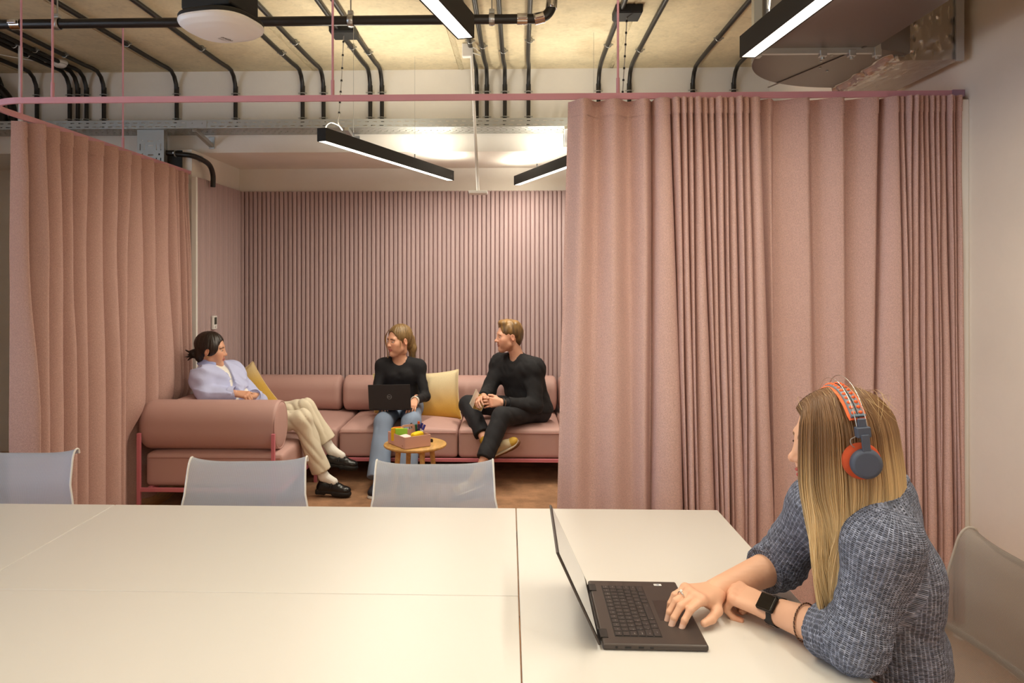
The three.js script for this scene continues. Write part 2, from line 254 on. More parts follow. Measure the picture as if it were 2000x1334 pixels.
{ // access point on a black bracket box
  const t = thing('access_point', 'white domed wireless access point under a black box near the ceiling', 'access point', P(-1.015, 2.535, 2.60), -0.25);
  const sq = (u, r) => { const c = Math.cos(u), s = Math.sin(u), k = Math.pow(Math.pow(Math.abs(c), 2.9) + Math.pow(Math.abs(s), 2.9), -1 / 2.9); return [r * c * k, r * s * k]; };
  const prof = [[0.0, -0.026], [0.04, -0.0255], [0.08, -0.022], [0.11, -0.013], [0.127, 0.0], [0.132, 0.012], [0.13, 0.02]];
  mesh('dome', grid(48, prof.length * 4, (u, v) => { const f = v * (prof.length - 1), i = Math.min(prof.length - 2, Math.floor(f)), r = mix(prof[i][0], prof[i + 1][0], f - i), y = mix(prof[i][1], prof[i + 1][1], f - i), q = sq(u * 6.28319, r); return [q[0], y, q[1]]; }), std('#e9e9ec', 0.35), t);
  mesh('base', grid(48, 6, (u, v) => { const r = [0.13, 0.131, 0.128, 0.122, 0.10, 0.0, 0][Math.round(v * 6)], y = [0.018, 0.028, 0.034, 0.038, 0.04, 0.04, 0.04][Math.round(v * 6)], q = sq(u * 6.28319, r); return [q[0], y, q[1]]; }), M.blackMatte, t);
  mesh('bracket_box', [rbox(0.20, 0.16, 0.17, 0.008, 2, -0.012, 0.135, -0.01), rbox(0.17, 0.02, 0.13, 0.004, 1, -0.012, 0.047, -0.01)], M.blackMatte, t);
  mesh('connector', [rbox(0.02, 0.01, 0.014, 0.001, 1, -0.04, 0.046, 0.082), rbox(0.008, 0.008, 0.012, 0.001, 1, -0.016, 0.046, 0.082)], M.chrome, t);
  mesh('hanger_rod', rod(V(-0.01, 0.2, -0.01), V(-0.01, 0.82, -0.01), 0.01), M.black, t);
  const logo = canvasTex(256, 128, (c, w, h) => { c.clearRect(0, 0, w, h); c.fillStyle = '#55555a'; c.font = 'bold 60px sans-serif'; c.textAlign = 'center'; c.fillText('aruba', w / 2, 62); c.fillStyle = '#a5a4a6'; for (let k = 0; k < 3; k++) c.fillRect(60, 84 + k * 12, 150 - k * 30, 5); });
  const lg = new THREE.PlaneGeometry(0.085, 0.0425, 12, 8).rotateX(Math.PI / 2).rotateY(1.45).translate(-0.006, 0, -0.032); { const p = lg.attributes.position; for (let i = 0; i < p.count; i++) { const r = Math.hypot(p.getX(i), p.getZ(i)); let k = 0; while (k < prof.length - 2 && prof[k + 1][0] < r) k++; p.setY(i, mix(prof[k][1], prof[k + 1][1], (r - prof[k][0]) / (prof[k + 1][0] - prof[k][0])) - 0.0012); } lg.computeVertexNormals(); }
  mesh('logo_print', lg, std('#ffffff', 0.4, { map: logo, transparent: true }), t);
}
{ // galvanised duct with a radius elbow and a foil-wrapped branch
  const t = thing('air_duct', 'galvanised metal air duct with rounded elbow and foil wrapped branch below the ceiling', 'duct', P(1.4, 2.67, 3.3));
  const X0 = 1.13 - 1.4, X1 = 1.60 - 1.4, s = new THREE.Shape();   // plan, y = depth beyond 3.3
  s.moveTo(X0, -3.2); s.lineTo(X0, 0.05); s.bezierCurveTo(X0, 0.42, X0 + 0.25, 0.69, 0.35, 0.69); s.lineTo(0.40, 0.69); s.lineTo(0.40, 0.10); s.lineTo(X1, 0.02); s.lineTo(X1, -3.2);
  const mk = (sh, h) => { const g = new THREE.ExtrudeGeometry(sh, { depth: h, bevelEnabled: true, bevelSize: 0.006, bevelThickness: 0.006, bevelSegments: 2, curveSegments: 24 }); g.rotateX(-Math.PI / 2); return toCreasedNormals(g, 0.5); };
  M.duct = std('#7d756f', 0.40, { metalness: 0.85 });
  mesh('sheet_metal', mk(s, 0.42), M.duct, t);
  M.foil = std('#b9b3ae', 0.24, { metalness: 0.95 });
  const foil = grid(90, 120, (u, v) => {                       // wrapped around: bottom, front face, top, back
    const a = v * 4, in_ = 1 - smooth(0.0, 0.12, u), d0 = mix(0.125, 0.098, in_), d1 = mix(0.745, 0.692, in_), y0 = mix(-0.024, -0.007, in_), q = a < 1 ? [mix(d1, d0, a), y0] : a < 2 ? [d0, mix(y0, 0.43, a - 1)] : a < 3 ? [mix(d0, d1, a - 2), 0.43] : [d1, mix(0.43, y0, a - 3)];
    const x = mix(0.325, 0.645, u) - (1 - u) * 0.02 * Math.abs(vnoise(q[0] * 14, q[1] * 14, 1));
    const cr = Math.exp(-u * 3.0), rg = (k, s) => 1 - 2 * Math.abs(vnoise(x * k + s, q[0] * k * 0.7 + x * 9, q[1] * k)), n = (1 - in_) * (rg(26, 1) * (0.0022 + 0.006 * cr) + rg(58, 5) * (0.0012 + 0.0035 * cr) + 0.004 * cr);
    const cd = 0.435, cy = 0.2; return [x, q[1] + n * Math.sign(q[1] - cy), -(q[0] + n * Math.sign(q[0] - cd))];
  });
  mesh('foil_wrap', toCreasedNormals(foil, 0.25), M.foil, t);
  mesh('foil_end', slab(0.64, 0.648, -0.02, 0.425, 0.128, 0.742), M.foil, t);
  mesh('foil_tape', slab(0.618, 0.654, -0.035, 0.435, 0.110, 0.122), std('#bdbfc4', 0.35, { metalness: 0.8 }), t);
  mesh('joint_rail', [slab(X0 - 0.02, 0.23, -0.03, -0.006, -0.002, 0.02), slab(X0 - 0.02, 0.23, -0.012, -0.006, 0.0, 0.05)], M.steel, t);
  for (const x of [-0.02, 0.105, 0.215]) mesh('clip', [rbox(0.03, 0.03, 0.03, 0.003, 1, x, -0.03, -0.006), cyl(0.008, 0.02, x, -0.045, -0.006, 8)], M.steel, t);
  for (const [x, d] of [[0.06, 0.1], [0.05, 0.19], [0.09, 0.3], [0.15, 0.36]]) mesh('screw', cyl(0.006, 0.006, x, -0.008, -d, 8), M.steel, t);
  mesh('hanger_channel', slab(X0 - 0.05, X0 - 0.015, -0.04, 0.70, 0.0, 0.035), M.steel, t); mesh('hanger_channel', slab(0.20, 0.225, -0.02, 0.70, -0.01, 0.03), M.steel, t);
  mesh('seam', bar(V(0.155, -0.009, 0.02), V(-0.03, -0.009, -0.66), 0.012, 0.004), M.duct, t);
}
{ // perforated cable tray on brackets
  const slots = (g) => g;
  const plate = (w, h, holes, th) => { const s = new THREE.Shape(); s.moveTo(0, 0); s.lineTo(w, 0); s.lineTo(w, h); s.lineTo(0, h); s.closePath(); for (const [x, y, a, b] of holes) { const p = new THREE.Path(); p.moveTo(x, y); p.lineTo(x, y + b); p.lineTo(x + a, y + b); p.lineTo(x + a, y); p.closePath(); s.holes.push(p); } return new THREE.ExtrudeGeometry(s, { depth: th, bevelEnabled: false }); };
  const t = thing('cable_tray', 'long perforated steel cable tray along the white beam', 'cable tray', P(-4.9, 2.83, 5.75));
  const W = 6.9, h1 = [], h2 = [];
  for (let x = 0.05; x < W - 0.1; x += 0.063) { h1.push([x, 0.012, 0.036, 0.006]); h1.push([x + 0.016, 0.042, 0.030, 0.006]); }
  for (let x = 0.03; x < W - 0.08; x += 0.05) { h2.push([x, 0.03, 0.022, 0.012]); h2.push([x + 0.02, 0.075, 0.03, 0.010]); h2.push([x, 0.12, 0.012, 0.022]); h2.push([x + 0.022, 0.17, 0.026, 0.012]); h2.push([x, 0.22, 0.022, 0.012]); }
  mesh('side_flange', plate(W, 0.066, h1, 0.0015), M.galvanized, t);
  mesh('tray_floor', plate(W, 0.27, h2, 0.0015).rotateX(-Math.PI / 2), M.galvanized, t);
  mesh('side_flange', plate(W, 0.066, [], 0.0015).translate(0, 0, -0.275), M.galvanized, t);
  mesh('splice_plate', rbox(0.16, 0.058, 0.003, 0.001, 1, 2.46, 0.034, 0.004), M.steel, t); for (const x of [2.42, 2.50]) mesh('bolt', cyl(0.006, 0.008).rotateX(Math.PI / 2).translate(x, 0.04, 0.009), M.steel, t);
  for (const x of [2.44, 3.64, 5.35]) mesh('bracket', [bar(V(x, -0.01, 0.005), V(x + 0.02, -0.085, -0.29), 0.035, 0.03), rbox(0.05, 0.10, 0.006, 0.002, 1, x + 0.02, -0.06, -0.292), cyl(0.01, 0.012).rotateX(Math.PI / 2).translate(x + 0.02, -0.085, -0.284)], M.steel, t);
  const v = thing('cable_tray', 'short upright piece of perforated steel tray behind the left curtain top', 'cable tray', P(-2.94, 2.2, 5.80));
  const h3 = []; for (let y = 0.03; y < 0.58; y += 0.11) h3.push([0.02, y, 0.008, 0.05], [0.055, y, 0.008, 0.05], [0.15, y, 0.008, 0.05], [0.185, y, 0.008, 0.05], [0.085, y + 0.03, 0.045, 0.012], [0.085, y + 0.065, 0.045, 0.012], [0.035, y + 0.07, 0.012, 0.014], [0.17, y + 0.07, 0.012, 0.014]);
  mesh('tray_floor', plate(0.215, 0.63, h3, 0.0015), M.galvanized, v);
  for (const x of [0, 0.213]) mesh('side_flange', plate(0.06, 0.63, [[0.025, 0.1, 0.01, 0.08], [0.025, 0.3, 0.01, 0.08], [0.025, 0.48, 0.01, 0.08]], 0.0015).rotateY(Math.PI / 2).translate(x, 0, 0), M.galvanized, v);
  mesh('back_plate', slab(0.12, 0.33, 0.30, 0.48, 0.06, 0.075), M.blackMatte, v);
  tag(mesh('cable', tube([P(-2.80, 2.665, 5.84), P(-2.70, 2.655, 5.85), P(-2.60, 2.645, 5.86), P(-2.525, 2.635, 5.87), P(-2.48, 2.615, 5.96), P(-2.47, 2.585, 6.08), P(-2.47, 2.52, 6.14), P(-2.47, 2.42, 6.14)], 0.021, 60, 12), M.conduit), 'short thick black cable curving from the upright tray over the ribbed panel', 'cable');
  const cab = scene.children[scene.children.length - 1]; for (const [x, y, d, ry] of [[-2.655, 2.651, 5.853, 1.5], [-2.495, 2.622, 5.95, 0.7]]) { const c = mesh('clamp', clampG, M.steel, cab); c.position.copy(P(x, y, d)); c.rotation.y = ry; c.scale.setScalar(1.2); }
}

// ---------------------------------------------------------------- curtain rail and curtains
const RAIL_Y = 2.505;
{
  const t = thing('curtain_rail', 'thin pink metal curtain rail running round the meeting corner', 'curtain rail');
  const pts = [P(-2.56, RAIL_Y, 5.98), P(-2.56, RAIL_Y, 3.72)]; for (let k = 1; k < 12; k++) { const a = k / 12 * Math.PI / 2; pts.push(P(-2.56 + 0.23 * (1 - Math.cos(a)), RAIL_Y, 3.72 - 0.23 * Math.sin(a))); } pts.push(P(-2.33, RAIL_Y, 3.49), P(2.095, RAIL_Y, 3.49));
  const h = 0.014, w = 0.0075, pos = [], idx = [];
  pts.forEach((p, i) => { const a = pts[Math.max(0, i - 1)], b = pts[Math.min(pts.length - 1, i + 1)], d = b.clone().sub(a).normalize(), n = V(-d.z, 0, d.x).multiplyScalar(w); for (const [s, y] of [[1, -h], [1, h], [-1, h], [-1, -h]]) pos.push(p.x + s * n.x, p.y + y, p.z + s * n.z); });
  for (let i = 0; i < pts.length - 1; i++) for (let k = 0; k < 4; k++) { const a = i * 4 + k, b = i * 4 + (k + 1) % 4; idx.push(a, b, b + 4, a, b + 4, a + 4); }
  idx.push(0, 1, 2, 0, 2, 3); const e = (pts.length - 1) * 4; idx.push(e, e + 2, e + 1, e, e + 3, e + 2);
  let g = new THREE.BufferGeometry(); g.setAttribute('position', new THREE.Float32BufferAttribute(pos, 3)); g.setIndex(idx); g = g.toNonIndexed(); g.computeVertexNormals();
  mesh('track', g, M.rail, t);
  for (const [x, d] of [[-2.56, 3.83], [-2.18, 3.49], [-2.56, 4.86], [-0.831, 3.49], [0.512, 3.49]]) {
    const r = mesh('hanger_rod', rod(P(x, RAIL_Y + 0.01, d), P(x, 3.36, d), 0.0055, 10), M.rail, t); mesh('rod_sleeve', rod(P(x, RAIL_Y + 0.012, d), P(x, RAIL_Y + 0.085, d), 0.0085, 12), M.rail, r);
  }
  mesh('end_bracket', rbox(0.055, 0.034, 0.022, 0.003, 1, 2.07, RAIL_Y, -3.487), std('#a8869f', 0.5), t);
}
// a hanging cloth whose folds run between valley positions; place(s, n, y) puts it into the room
function clothGeo(top, bot, folds, y0, y1, place, rows, off = 0) {
  const N = folds.length, per = 18;
  const S = (f, v) => { const i = Math.min(N - 1, Math.floor(f)); let t = f - i; const F = folds[i]; const c = F.c ?? 0.5;
    const a = mix(top[i], bot[i], v), b = mix(top[i + 1], bot[i + 1], v), w = b - a;
    const tt = t < c ? 0.5 * t / c : 0.5 + 0.5 * (t - c) / (1 - c);
    const n = Math.pow((1 - Math.cos(tt * 6.28319)) / 2, F.p ?? 0.8) * mix(F.a, F.ab ?? F.a, v);
    const s = a + w * t - (F.b ?? 0) * w * Math.sin(6.28319 * t) * (0.6 + 0.4 * v);
    return [s + 0.006 * v * vnoise(i * 3.1 + t, v * 3, 4), n * (1 + 0.12 * vnoise(i * 2.3, v * 2.2, 9)) + 0.004 * vnoise(f * 2, v * 5, 2)];
  };
  const len = [0]; for (let k = 1; k <= N * per; k++) { const p = S((k - 1) / per, 0.5), q = S(Math.min(k / per, N - 1e-6), 0.5); len.push(len[k - 1] + Math.hypot(p[0] - q[0], p[1] - q[1])); }
  return grid(N * per, rows, (u, v) => {
    const f = Math.min(u * N, N - 1e-6), k = Math.round(u * N * per), vv = (y0[0] - mix(y0[0], y1, v)) / (y0[0] - y0[1]);
    const q = S(f, clamp(vv)); let s = q[0], n = q[1];
    if (off) { const e = 0.02, p = S(Math.max(0, f - e), vv), r = S(Math.min(N - 1e-6, f + e), vv), dx = r[0] - p[0], dn = r[1] - p[1], L = Math.hypot(dx, dn) || 1; s += -dn / L * off; n += dx / L * off; }
    const y = mix(y0[0], y1, v); const p = place(s, n, y); return [p.x, p.y, p.z, len[k], y];
  });
}
{
  const X = px => 0.288 + (px - 1113) * 0.002357;
  const top = [1111, 1168, 1231, 1279, 1312, 1328, 1341, 1354, 1369, 1383, 1396, 1410, 1421, 1435, 1449, 1464, 1486, 1521, 1590, 1658, 1726, 1752, 1764, 1775, 1786, 1798, 1808, 1818, 1829, 1841, 1850, 1858, 1872].map(X);
  const bot = [1089, 1158, 1238, 1277, 1338, 1343, 1358, 1362, 1399, 1403, 1412, 1426, 1430, 1453, 1457, 1476, 1511, 1514, 1606, 1664, 1711, 1764, 1769, 1773, 1796, 1799, 1825, 1828, 1831, 1854, 1857, 1860, 1874].map(X);
  const folds = top.slice(1).map((_, i) => i < 3 ? { a: 0.075, ab: 0.045, p: 0.9, c: i === 2 ? 0.62 : 0.5 } : i < 16 ? { a: 0.088 + 0.004 * ((i * 5) % 3), ab: 0.10, b: 0.17, p: 0.36 } : i < 20 ? { a: i === 16 ? 0.045 : 0.060, ab: 0.05, c: i === 16 ? 0.6 : 0.82, p: 0.9 } : { a: 0.085 + 0.004 * ((i * 7) % 3), ab: 0.10, b: 0.17, p: 0.36, c: i === 20 ? 0.7 : 0.5 });
  const pl = (s, n, y) => P(s, y, 3.535 - n), yt = RAIL_Y - 0.016;
  const t = thing('curtain', 'long pink curtain in deep folds behind the woman with headphones', 'curtain');
  mesh('cloth', clothGeo(top, bot, folds, [yt, 0.55], 0.09, pl, 46), M.curtain, t);
  mesh('heading_tape', clothGeo(top, bot, folds, [yt, 0.55], yt - 0.075, pl, 2, 0.0025), M.curtain, t);
}
{
  const top = [3.86, 3.915, 3.985, 4.13, 4.235, 4.395, 4.56, 4.73, 4.895, 5.07, 5.255, 5.435, 5.58, 5.67, 5.73, 5.78, 5.83];
  const bot = [3.84, 3.895, 4.00, 4.155, 4.27, 4.385, 4.59, 4.75, 4.83, 5.145, 5.285, 5.545, 5.61, 5.70, 5.75, 5.79, 5.84];
  const folds = top.slice(1).map((_, i) => ({ a: i === 0 ? 0.055 : i < 12 ? 0.135 : 0.10, ab: 0.14, c: i < 12 ? 0.56 : 0.5, b: i < 12 ? 0.13 : 0.14, p: 0.85 }));
  const pl = (s, n, y) => P(-2.635 + n - 0.13 * smooth(4.78, 5.0, s) * smooth(0.82, 0.5, y) * smooth(6.1, 5.7, s), y, s), yt = RAIL_Y - 0.016;
  const t = thing('curtain', 'long pink curtain hanging on the left side beside the sofa arm', 'curtain');
  mesh('cloth', clothGeo(top, bot, folds, [yt, 0.9], 0.05, pl, 46), M.curtainDimmed, t);
  mesh('heading_tape', clothGeo(top, bot, folds, [yt, 0.9], yt - 0.085, pl, 2, 0.004), M.curtainDimmed, t);
}

// ---------------------------------------------------------------- soft shapes
function softBox(w, h, d, r, crown = 0, n = 18, rxR = r, sag = null, rxL = rxR) {
  let g = new THREE.BoxGeometry(1, 1, 1, n, n, n); g.deleteAttribute('uv'); g.deleteAttribute('normal'); g = mergeVertices(g, 1e-5);
  const p = g.attributes.position, e = t => Math.sin(t * Math.PI / 2 * 0.999) ;
  for (let i = 0; i < p.count; i++) {
    let x = e(p.getX(i) * 2) * w / 2, y = e(p.getY(i) * 2) * h / 2, z = e(p.getZ(i) * 2) * d / 2;
    const rx = x < 0 ? rxL : rxR, kx = rx / r, c = V(clamp(x, -w / 2 + rx, w / 2 - rx), clamp(y, -h / 2 + r, h / 2 - r), clamp(z, -d / 2 + r, d / 2 - r));
    const v = V((x - c.x) / kx, y - c.y, z - c.z); if (v.lengthSq() > 1e-12) { v.setLength(r); x = c.x + v.x * kx; y = c.y + v.y; z = c.z + v.z; }
    const fx = 1 - Math.pow(Math.abs(2 * x / w), 3), fz = 1 - Math.pow(Math.abs(2 * z / d), 3);
    y += crown * clamp(fx) * clamp(fz) * (y > 0 ? 1 : 0.15); if (sag) y -= sag(x, z) * (y > 0 ? 1 : 0);
    p.setXYZ(i, x, y, z);
  }
  g.computeVertexNormals(); return g;
}
M.sofa = std('#bd9790', 0.6, {}); M.sofaDark = std('#a97d75', 0.66);
{
  const t = thing('sofa', 'large pink leather-look corner sofa with bolster backs and thin pink metal frame', 'sofa', P(0, 0, 0));
  const put = (n, g, x, y, d, ry = 0, m = M.sofa) => { const o = mesh(n, g, m, t); o.position.copy(P(x, y, d)); o.rotation.y = ry; return o; };
  // seat cushions
  put('seat_cushion', softBox(0.97, 0.235, 0.87, 0.035, 0.03, 20), -2.045, 0.322, 5.532); put('seat_cushion', softBox(1.09, 0.235, 0.92, 0.035, 0.03, 20), -1.935, 0.322, 6.44);
  put('seat_cushion', softBox(0.965, 0.235, 0.90, 0.032, 0.035), -0.893, 0.322, 6.43);
  put('seat_cushion', softBox(0.835, 0.235, 0.90, 0.032, 0.035), 0.013, 0.322, 6.43);
  put('seat_cushion', softBox(0.96, 0.235, 0.90, 0.032, 0.035), 0.915, 0.322, 6.43);
  for (const [x, w] of [[-0.893, 0.95], [0.013, 0.82], [0.915, 0.945]]) mesh('seam', rod(P(x - w / 2, 0.408, 5.977), P(x + w / 2, 0.408, 5.977), 0.0035, 6), M.sofaDark, t);
  mesh('seam', rod(P(-2.50, 0.408, 5.094), P(-1.58, 0.408, 5.094), 0.0035, 6), M.sofaDark, t);
  // bolsters
  put('arm_bolster', softBox(1.01, 0.345, 0.30, 0.145, 0, 26, 0.02, null, 0.09), -2.105, 0.618, 5.225);
  put('back_bolster', softBox(1.62, 0.33, 0.27, 0.12, 0, 24, 0.05), -2.37, 0.612, 6.02, Math.PI / 2);
  put('back_bolster', softBox(0.98, 0.315, 0.27, 0.12, 0, 24, 0.035), -2.0, 0.612, 6.77);
  put('back_bolster', softBox(0.97, 0.315, 0.27, 0.12, 0, 24, 0.035), -1.02, 0.612, 6.77);
  put('back_bolster', softBox(0.97, 0.315, 0.27, 0.12, 0, 24, 0.035), -0.045, 0.612, 6.77);
  put('back_bolster', softBox(0.96, 0.315, 0.27, 0.12, 0, 24, 0.035), 0.925, 0.612, 6.77);
  for (const x of [-1.615]) mesh('piping', new THREE.TorusGeometry(0.148, 0.005, 6, 40).scale(1, 1.12, 1).rotateY(Math.PI / 2).translate(x, 0.618, -5.225), M.sofa, t);
  // frame
  const f = (a, b) => mesh('frame_rail', bar(a, b, 0.026, 0.026), M.sofaFrame, t), leg = (x, d, y) => mesh('leg', bar(P(x, 0.008, d), P(x, y, d), 0.024, 0.024), M.sofaFrame, t);
  f(P(-2.555, 0.195, 5.06), P(-1.56, 0.195, 5.06)); f(P(-1.565, 0.195, 5.06), P(-1.565, 0.195, 5.96)); f(P(-1.56, 0.195, 5.962), P(1.41, 0.195, 5.962)); f(P(-2.49, 0.195, 5.06), P(-2.49, 0.195, 6.9)); f(P(-2.5, 0.195, 6.9), P(1.41, 0.195, 6.9));
  leg(-2.55, 5.055, 0.585); leg(-1.615, 5.055, 0.585); leg(-1.56, 5.962, 0.19); leg(1.40, 5.962, 0.19); leg(1.40, 6.88, 0.19); leg(-2.475, 6.88, 0.5); leg(-0.42, 6.88, 0.19);
}
// ombre cushions: the cloth itself fades from cream to yellow
function pillow(label, size, th, pos, rot, cols) {
  const n = 28, top = [], mk = sgn => grid(n, n, (u, v) => {
    const x = 2 * u - 1, y = 2 * v - 1, ex = 1 - Math.pow(Math.abs(x), 2.6), ey = 1 - Math.pow(Math.abs(y), 2.6), z = th / 2 * Math.pow(clamp(ex * ey), 0.42);
    const pin = 1 - 0.075 * (1 - Math.pow(Math.abs(x), 2)) * Math.pow(Math.abs(y), 2), pin2 = 1 - 0.075 * (1 - y * y) * x * x;
    return [x * size / 2 * pin2, y * size / 2 * pin, sgn * (z + 0.006 * clamp(ex * ey) * vnoise(x * 3 + pos.x * 9, y * 3, sgn))];
  });
  const a = mk(1), b = mk(-1); const bi = b.index.array; for (let i = 0; i < bi.length; i += 3) { const q = bi[i]; bi[i] = bi[i + 1]; bi[i + 1] = q; } b.computeVertexNormals();
  const g = mergeGeometries([a, b]), p = g.attributes.position, c = new Float32Array(p.count * 3), A = new THREE.Color(cols[0]), B = new THREE.Color(cols[1]), q = new THREE.Color();
  for (let i = 0; i < p.count; i++) { q.copy(B).lerp(A, smooth(cols[2] ?? -0.6, cols[3] ?? 0.6, p.getY(i) / (size / 2) + (cols[4] ?? 0) * p.getX(i) / (size / 2))); c.set([q.r, q.g, q.b], 3 * i); }
  g.setAttribute('color', new THREE.BufferAttribute(c, 3));
  const t = thing('cushion', label, 'cushion', pos); t.rotation.set(...rot, 'YXZ');
  mesh('cover', g, std('#ffffff', 0.9, { vertexColors: true, map: T.linen, bumpMap: T.weave, bumpScale: 0.0008 }), t);
  const e = []; for (let k = 0; k < 48; k++) { const s = k / 12 % 4, w = Math.floor(s), f = 2 * (s - w) - 1, pn = size / 2 * (1 - 0.075 * (1 - f * f)); e.push(w === 0 ? V(f * size / 2, -pn, 0) : w === 1 ? V(pn, f * size / 2, 0) : w === 2 ? V(-f * size / 2, pn, 0) : V(-pn, -f * size / 2, 0)); }
  mesh('edge_seam', tube(e, 0.0035, 120, 6, true), std(cols[0], 0.9), t);
}
pillow('yellow ombre cushion leaning behind the woman in the light blue shirt', 0.46, 0.17, P(-2.215, 0.635, 6.17), [-0.16, 0.16, 0.60], ['#dcc596', '#d9b04e', 0.75, 1.75, 0.9]);
pillow('cream to yellow ombre cushion between the woman in black and the man', 0.43, 0.17, P(-0.635, 0.625, 6.48), [-0.20, -0.10, 0.10], ['#ead9b2', '#e0ac48', -0.7, 0.75]);
pillow('cream cushion almost hidden behind the woman in the black top', 0.42, 0.13, P(-0.99, 0.60, 6.57), [-0.12, 0.05, 0.02], ['#efdfae', '#d9b35c', -0.9, 0.2]);

// ---------------------------------------------------------------- white table
{
  M.top = std('#dedad4', 0.32, { bumpMap: T.noise, bumpScale: 0.00015 }); M.tableEdge = std('#f3eee4', 0.4);
  const t = thing('table', 'large white meeting table made of several joined tops', 'table', P(0, 0, 0));
  const top = (x0, x1, d0, d1) => { const o = mesh('tabletop', rbox(x1 - x0 - 0.003, 0.026, d1 - d0 - 0.003, 0.0025, 2), M.top, t); o.position.copy(P((x0 + x1) / 2, 0.727, (d0 + d1) / 2)); };
  top(-3.2, -1.586, 2.135, 2.953); top(-3.2, -1.586, 1.32, 2.135); top(-1.586, 0.03, 2.135, 2.953); top(-1.586, 0.03, 1.32, 2.135); top(0.03, 0.825, 1.32, 2.953);
  for (const [x, d] of [[-2.9, 2.75], [-1.75, 2.75], [-1.4, 1.55], [-2.9, 1.55], [-0.1, 2.75], [0.15, 2.75], [0.7, 2.75], [-0.1, 1.55], [0.7, 1.5]]) mesh('leg', bar(P(x, 0, d), P(x, 0.714, d), 0.05, 0.05), M.white, t);
  for (const d of [1.55, 2.75]) mesh('beam', bar(P(-2.9, 0.69, d), P(0.7, 0.69, d), 0.04, 0.04), M.white, t);
}
// ---------------------------------------------------------------- mesh chairs
T.mesh = tex(128, (u, v, i, j) => { const a = Math.sin(u * 6.2832 * 16), b = Math.sin(v * 6.2832 * 16 + (Math.floor(u * 32) % 2 ? 0 : 1.57)); return clamp(205 + 40 * a + 30 * b, 0, 255); }, false, 0.07);
M.mesh = std('#b6bac6', 0.6, { side: THREE.DoubleSide, transparent: true, alphaMap: T.mesh, bumpMap: T.mesh, bumpScale: 0.0006 });
M.meshWarm = std('#857b74', 0.65, { side: THREE.DoubleSide, transparent: true, alphaMap: T.mesh, bumpMap: T.mesh, bumpScale: 0.0006 });
M.spine = std('#ecebe8', 0.35);
function chair(label, pos, turn, group, meshMat = M.mesh, sc = 1, o_ = {}) {
  const t = thing('meeting_chair', label, 'chair', pos, turn, group);   // front faces local +z
  // side profile (y, z): seat front -> seat back -> backrest -> curled top
  const prof = [[0.455, 0.23], [0.462, 0.16], [0.452, 0.0], [0.45, -0.12], [0.47, -0.19], [0.52, -0.225], [0.60, -0.235], [0.68, -0.242], [0.76, -0.262], [0.805, -0.275], [0.83, -0.292], [0.838, -0.312], [0.828, -0.33], [0.812, -0.333]].map(q => V(0, q[0] * sc, q[1] - 0.0));
  const cv = new THREE.CatmullRomCurve3(prof, false, 'centripetal'), half = v => 0.268 + 0.022 * Math.sin(clamp((v - 0.25) / 0.5) * Math.PI) - 0.012 * smooth(0.6, 1, v);
  const pt = (x, v) => { const p = cv.getPointAt(clamp(v)), w = half(v), q = x * x; return V(x * w, p.y - 0.030 * (1 - q * q) * smooth(0.55, 0.98, v) * 0.75, p.z - 0.03 * (1 - q) * smooth(0.3, 0.6, v) * (1 - smooth(0.9, 1, v))); };
  mesh('mesh_back', grid(26, 56, (u, v) => { const p = pt(2 * u - 1, v); return [p.x, p.y, p.z, u * 0.54, v * 0.95]; }), meshMat, t);
  for (const s of [-1, 1]) {
    const e = []; for (let k = 0; k <= 40; k++) { const p = pt(s, k / 40); p.x += s * 0.004; e.push(p); }
    mesh('side_frame', tube(e, 0.0048, 80, 8), o_.spine ?? M.spine, t);
    mesh('armrest', [rbox(0.045, 0.022, 0.24, 0.01, 2, s * 0.305, 0.655, -0.05), tube([V(s * 0.30, 0.64, -0.14), V(s * 0.30, 0.56, -0.15), V(s * 0.285, 0.47, -0.13)], 0.012, 12, 8)].slice(0, 0).concat([tube([V(s * 0.27, 0.46, 0.1), V(s * 0.2, 0.43, 0.02), V(s * 0.08, 0.40, -0.02)], 0.011, 14, 8)]), M.spine, t).name = 'seat_support';
  }
  mesh('crossbar', [tube([V(-0.27, 0.565, -0.245), V(-0.12, 0.552, -0.285), V(0.12, 0.552, -0.285), V(0.27, 0.565, -0.245)], 0.011, 20, 8)], M.spine, t);
  mesh('column', [cyl(0.025, 0.30, 0, 0.25, -0.02, 16), cyl(0.04, 0.05, 0, 0.395, -0.02, 16)], M.white, t);
  for (let k = 0; k < 5; k++) { const a = k * 1.2566 + 0.3, d = V(Math.sin(a), 0, Math.cos(a)); mesh('base_arm', tube([V(0, 0.11, -0.02), V(d.x * 0.15, 0.10, d.z * 0.15 - 0.02), V(d.x * 0.29, 0.065, d.z * 0.29 - 0.02)], 0.016, 10, 8), M.white, t); mesh('caster', [cyl(0.027, 0.02, -0.014, 0.027, 0).rotateZ(0), cyl(0.027, 0.02, 0, 0, 0, 16).rotateZ(Math.PI / 2).translate(d.x * 0.29, 0.027, d.z * 0.29 - 0.02)].slice(1), M.black, t); }
  return t;
}
chair('grey mesh chair behind the table at the far left, cut by the picture edge', P(-2.32, 0, 3.18), 0.02);
chair('grey mesh chair behind the table in front of the left sofa arm', P(-1.165, 0, 3.05), 0.06);
chair('grey mesh chair behind the table in front of the round coffee table', P(-0.315, 0, 3.02), 0.05);
chair('grey-brown mesh chair behind the woman with the headphones', P(1.13, 0, 2.10), -Math.PI / 2, undefined, M.meshWarm, 1.045, { spine: std('#a59a90', 0.5) });
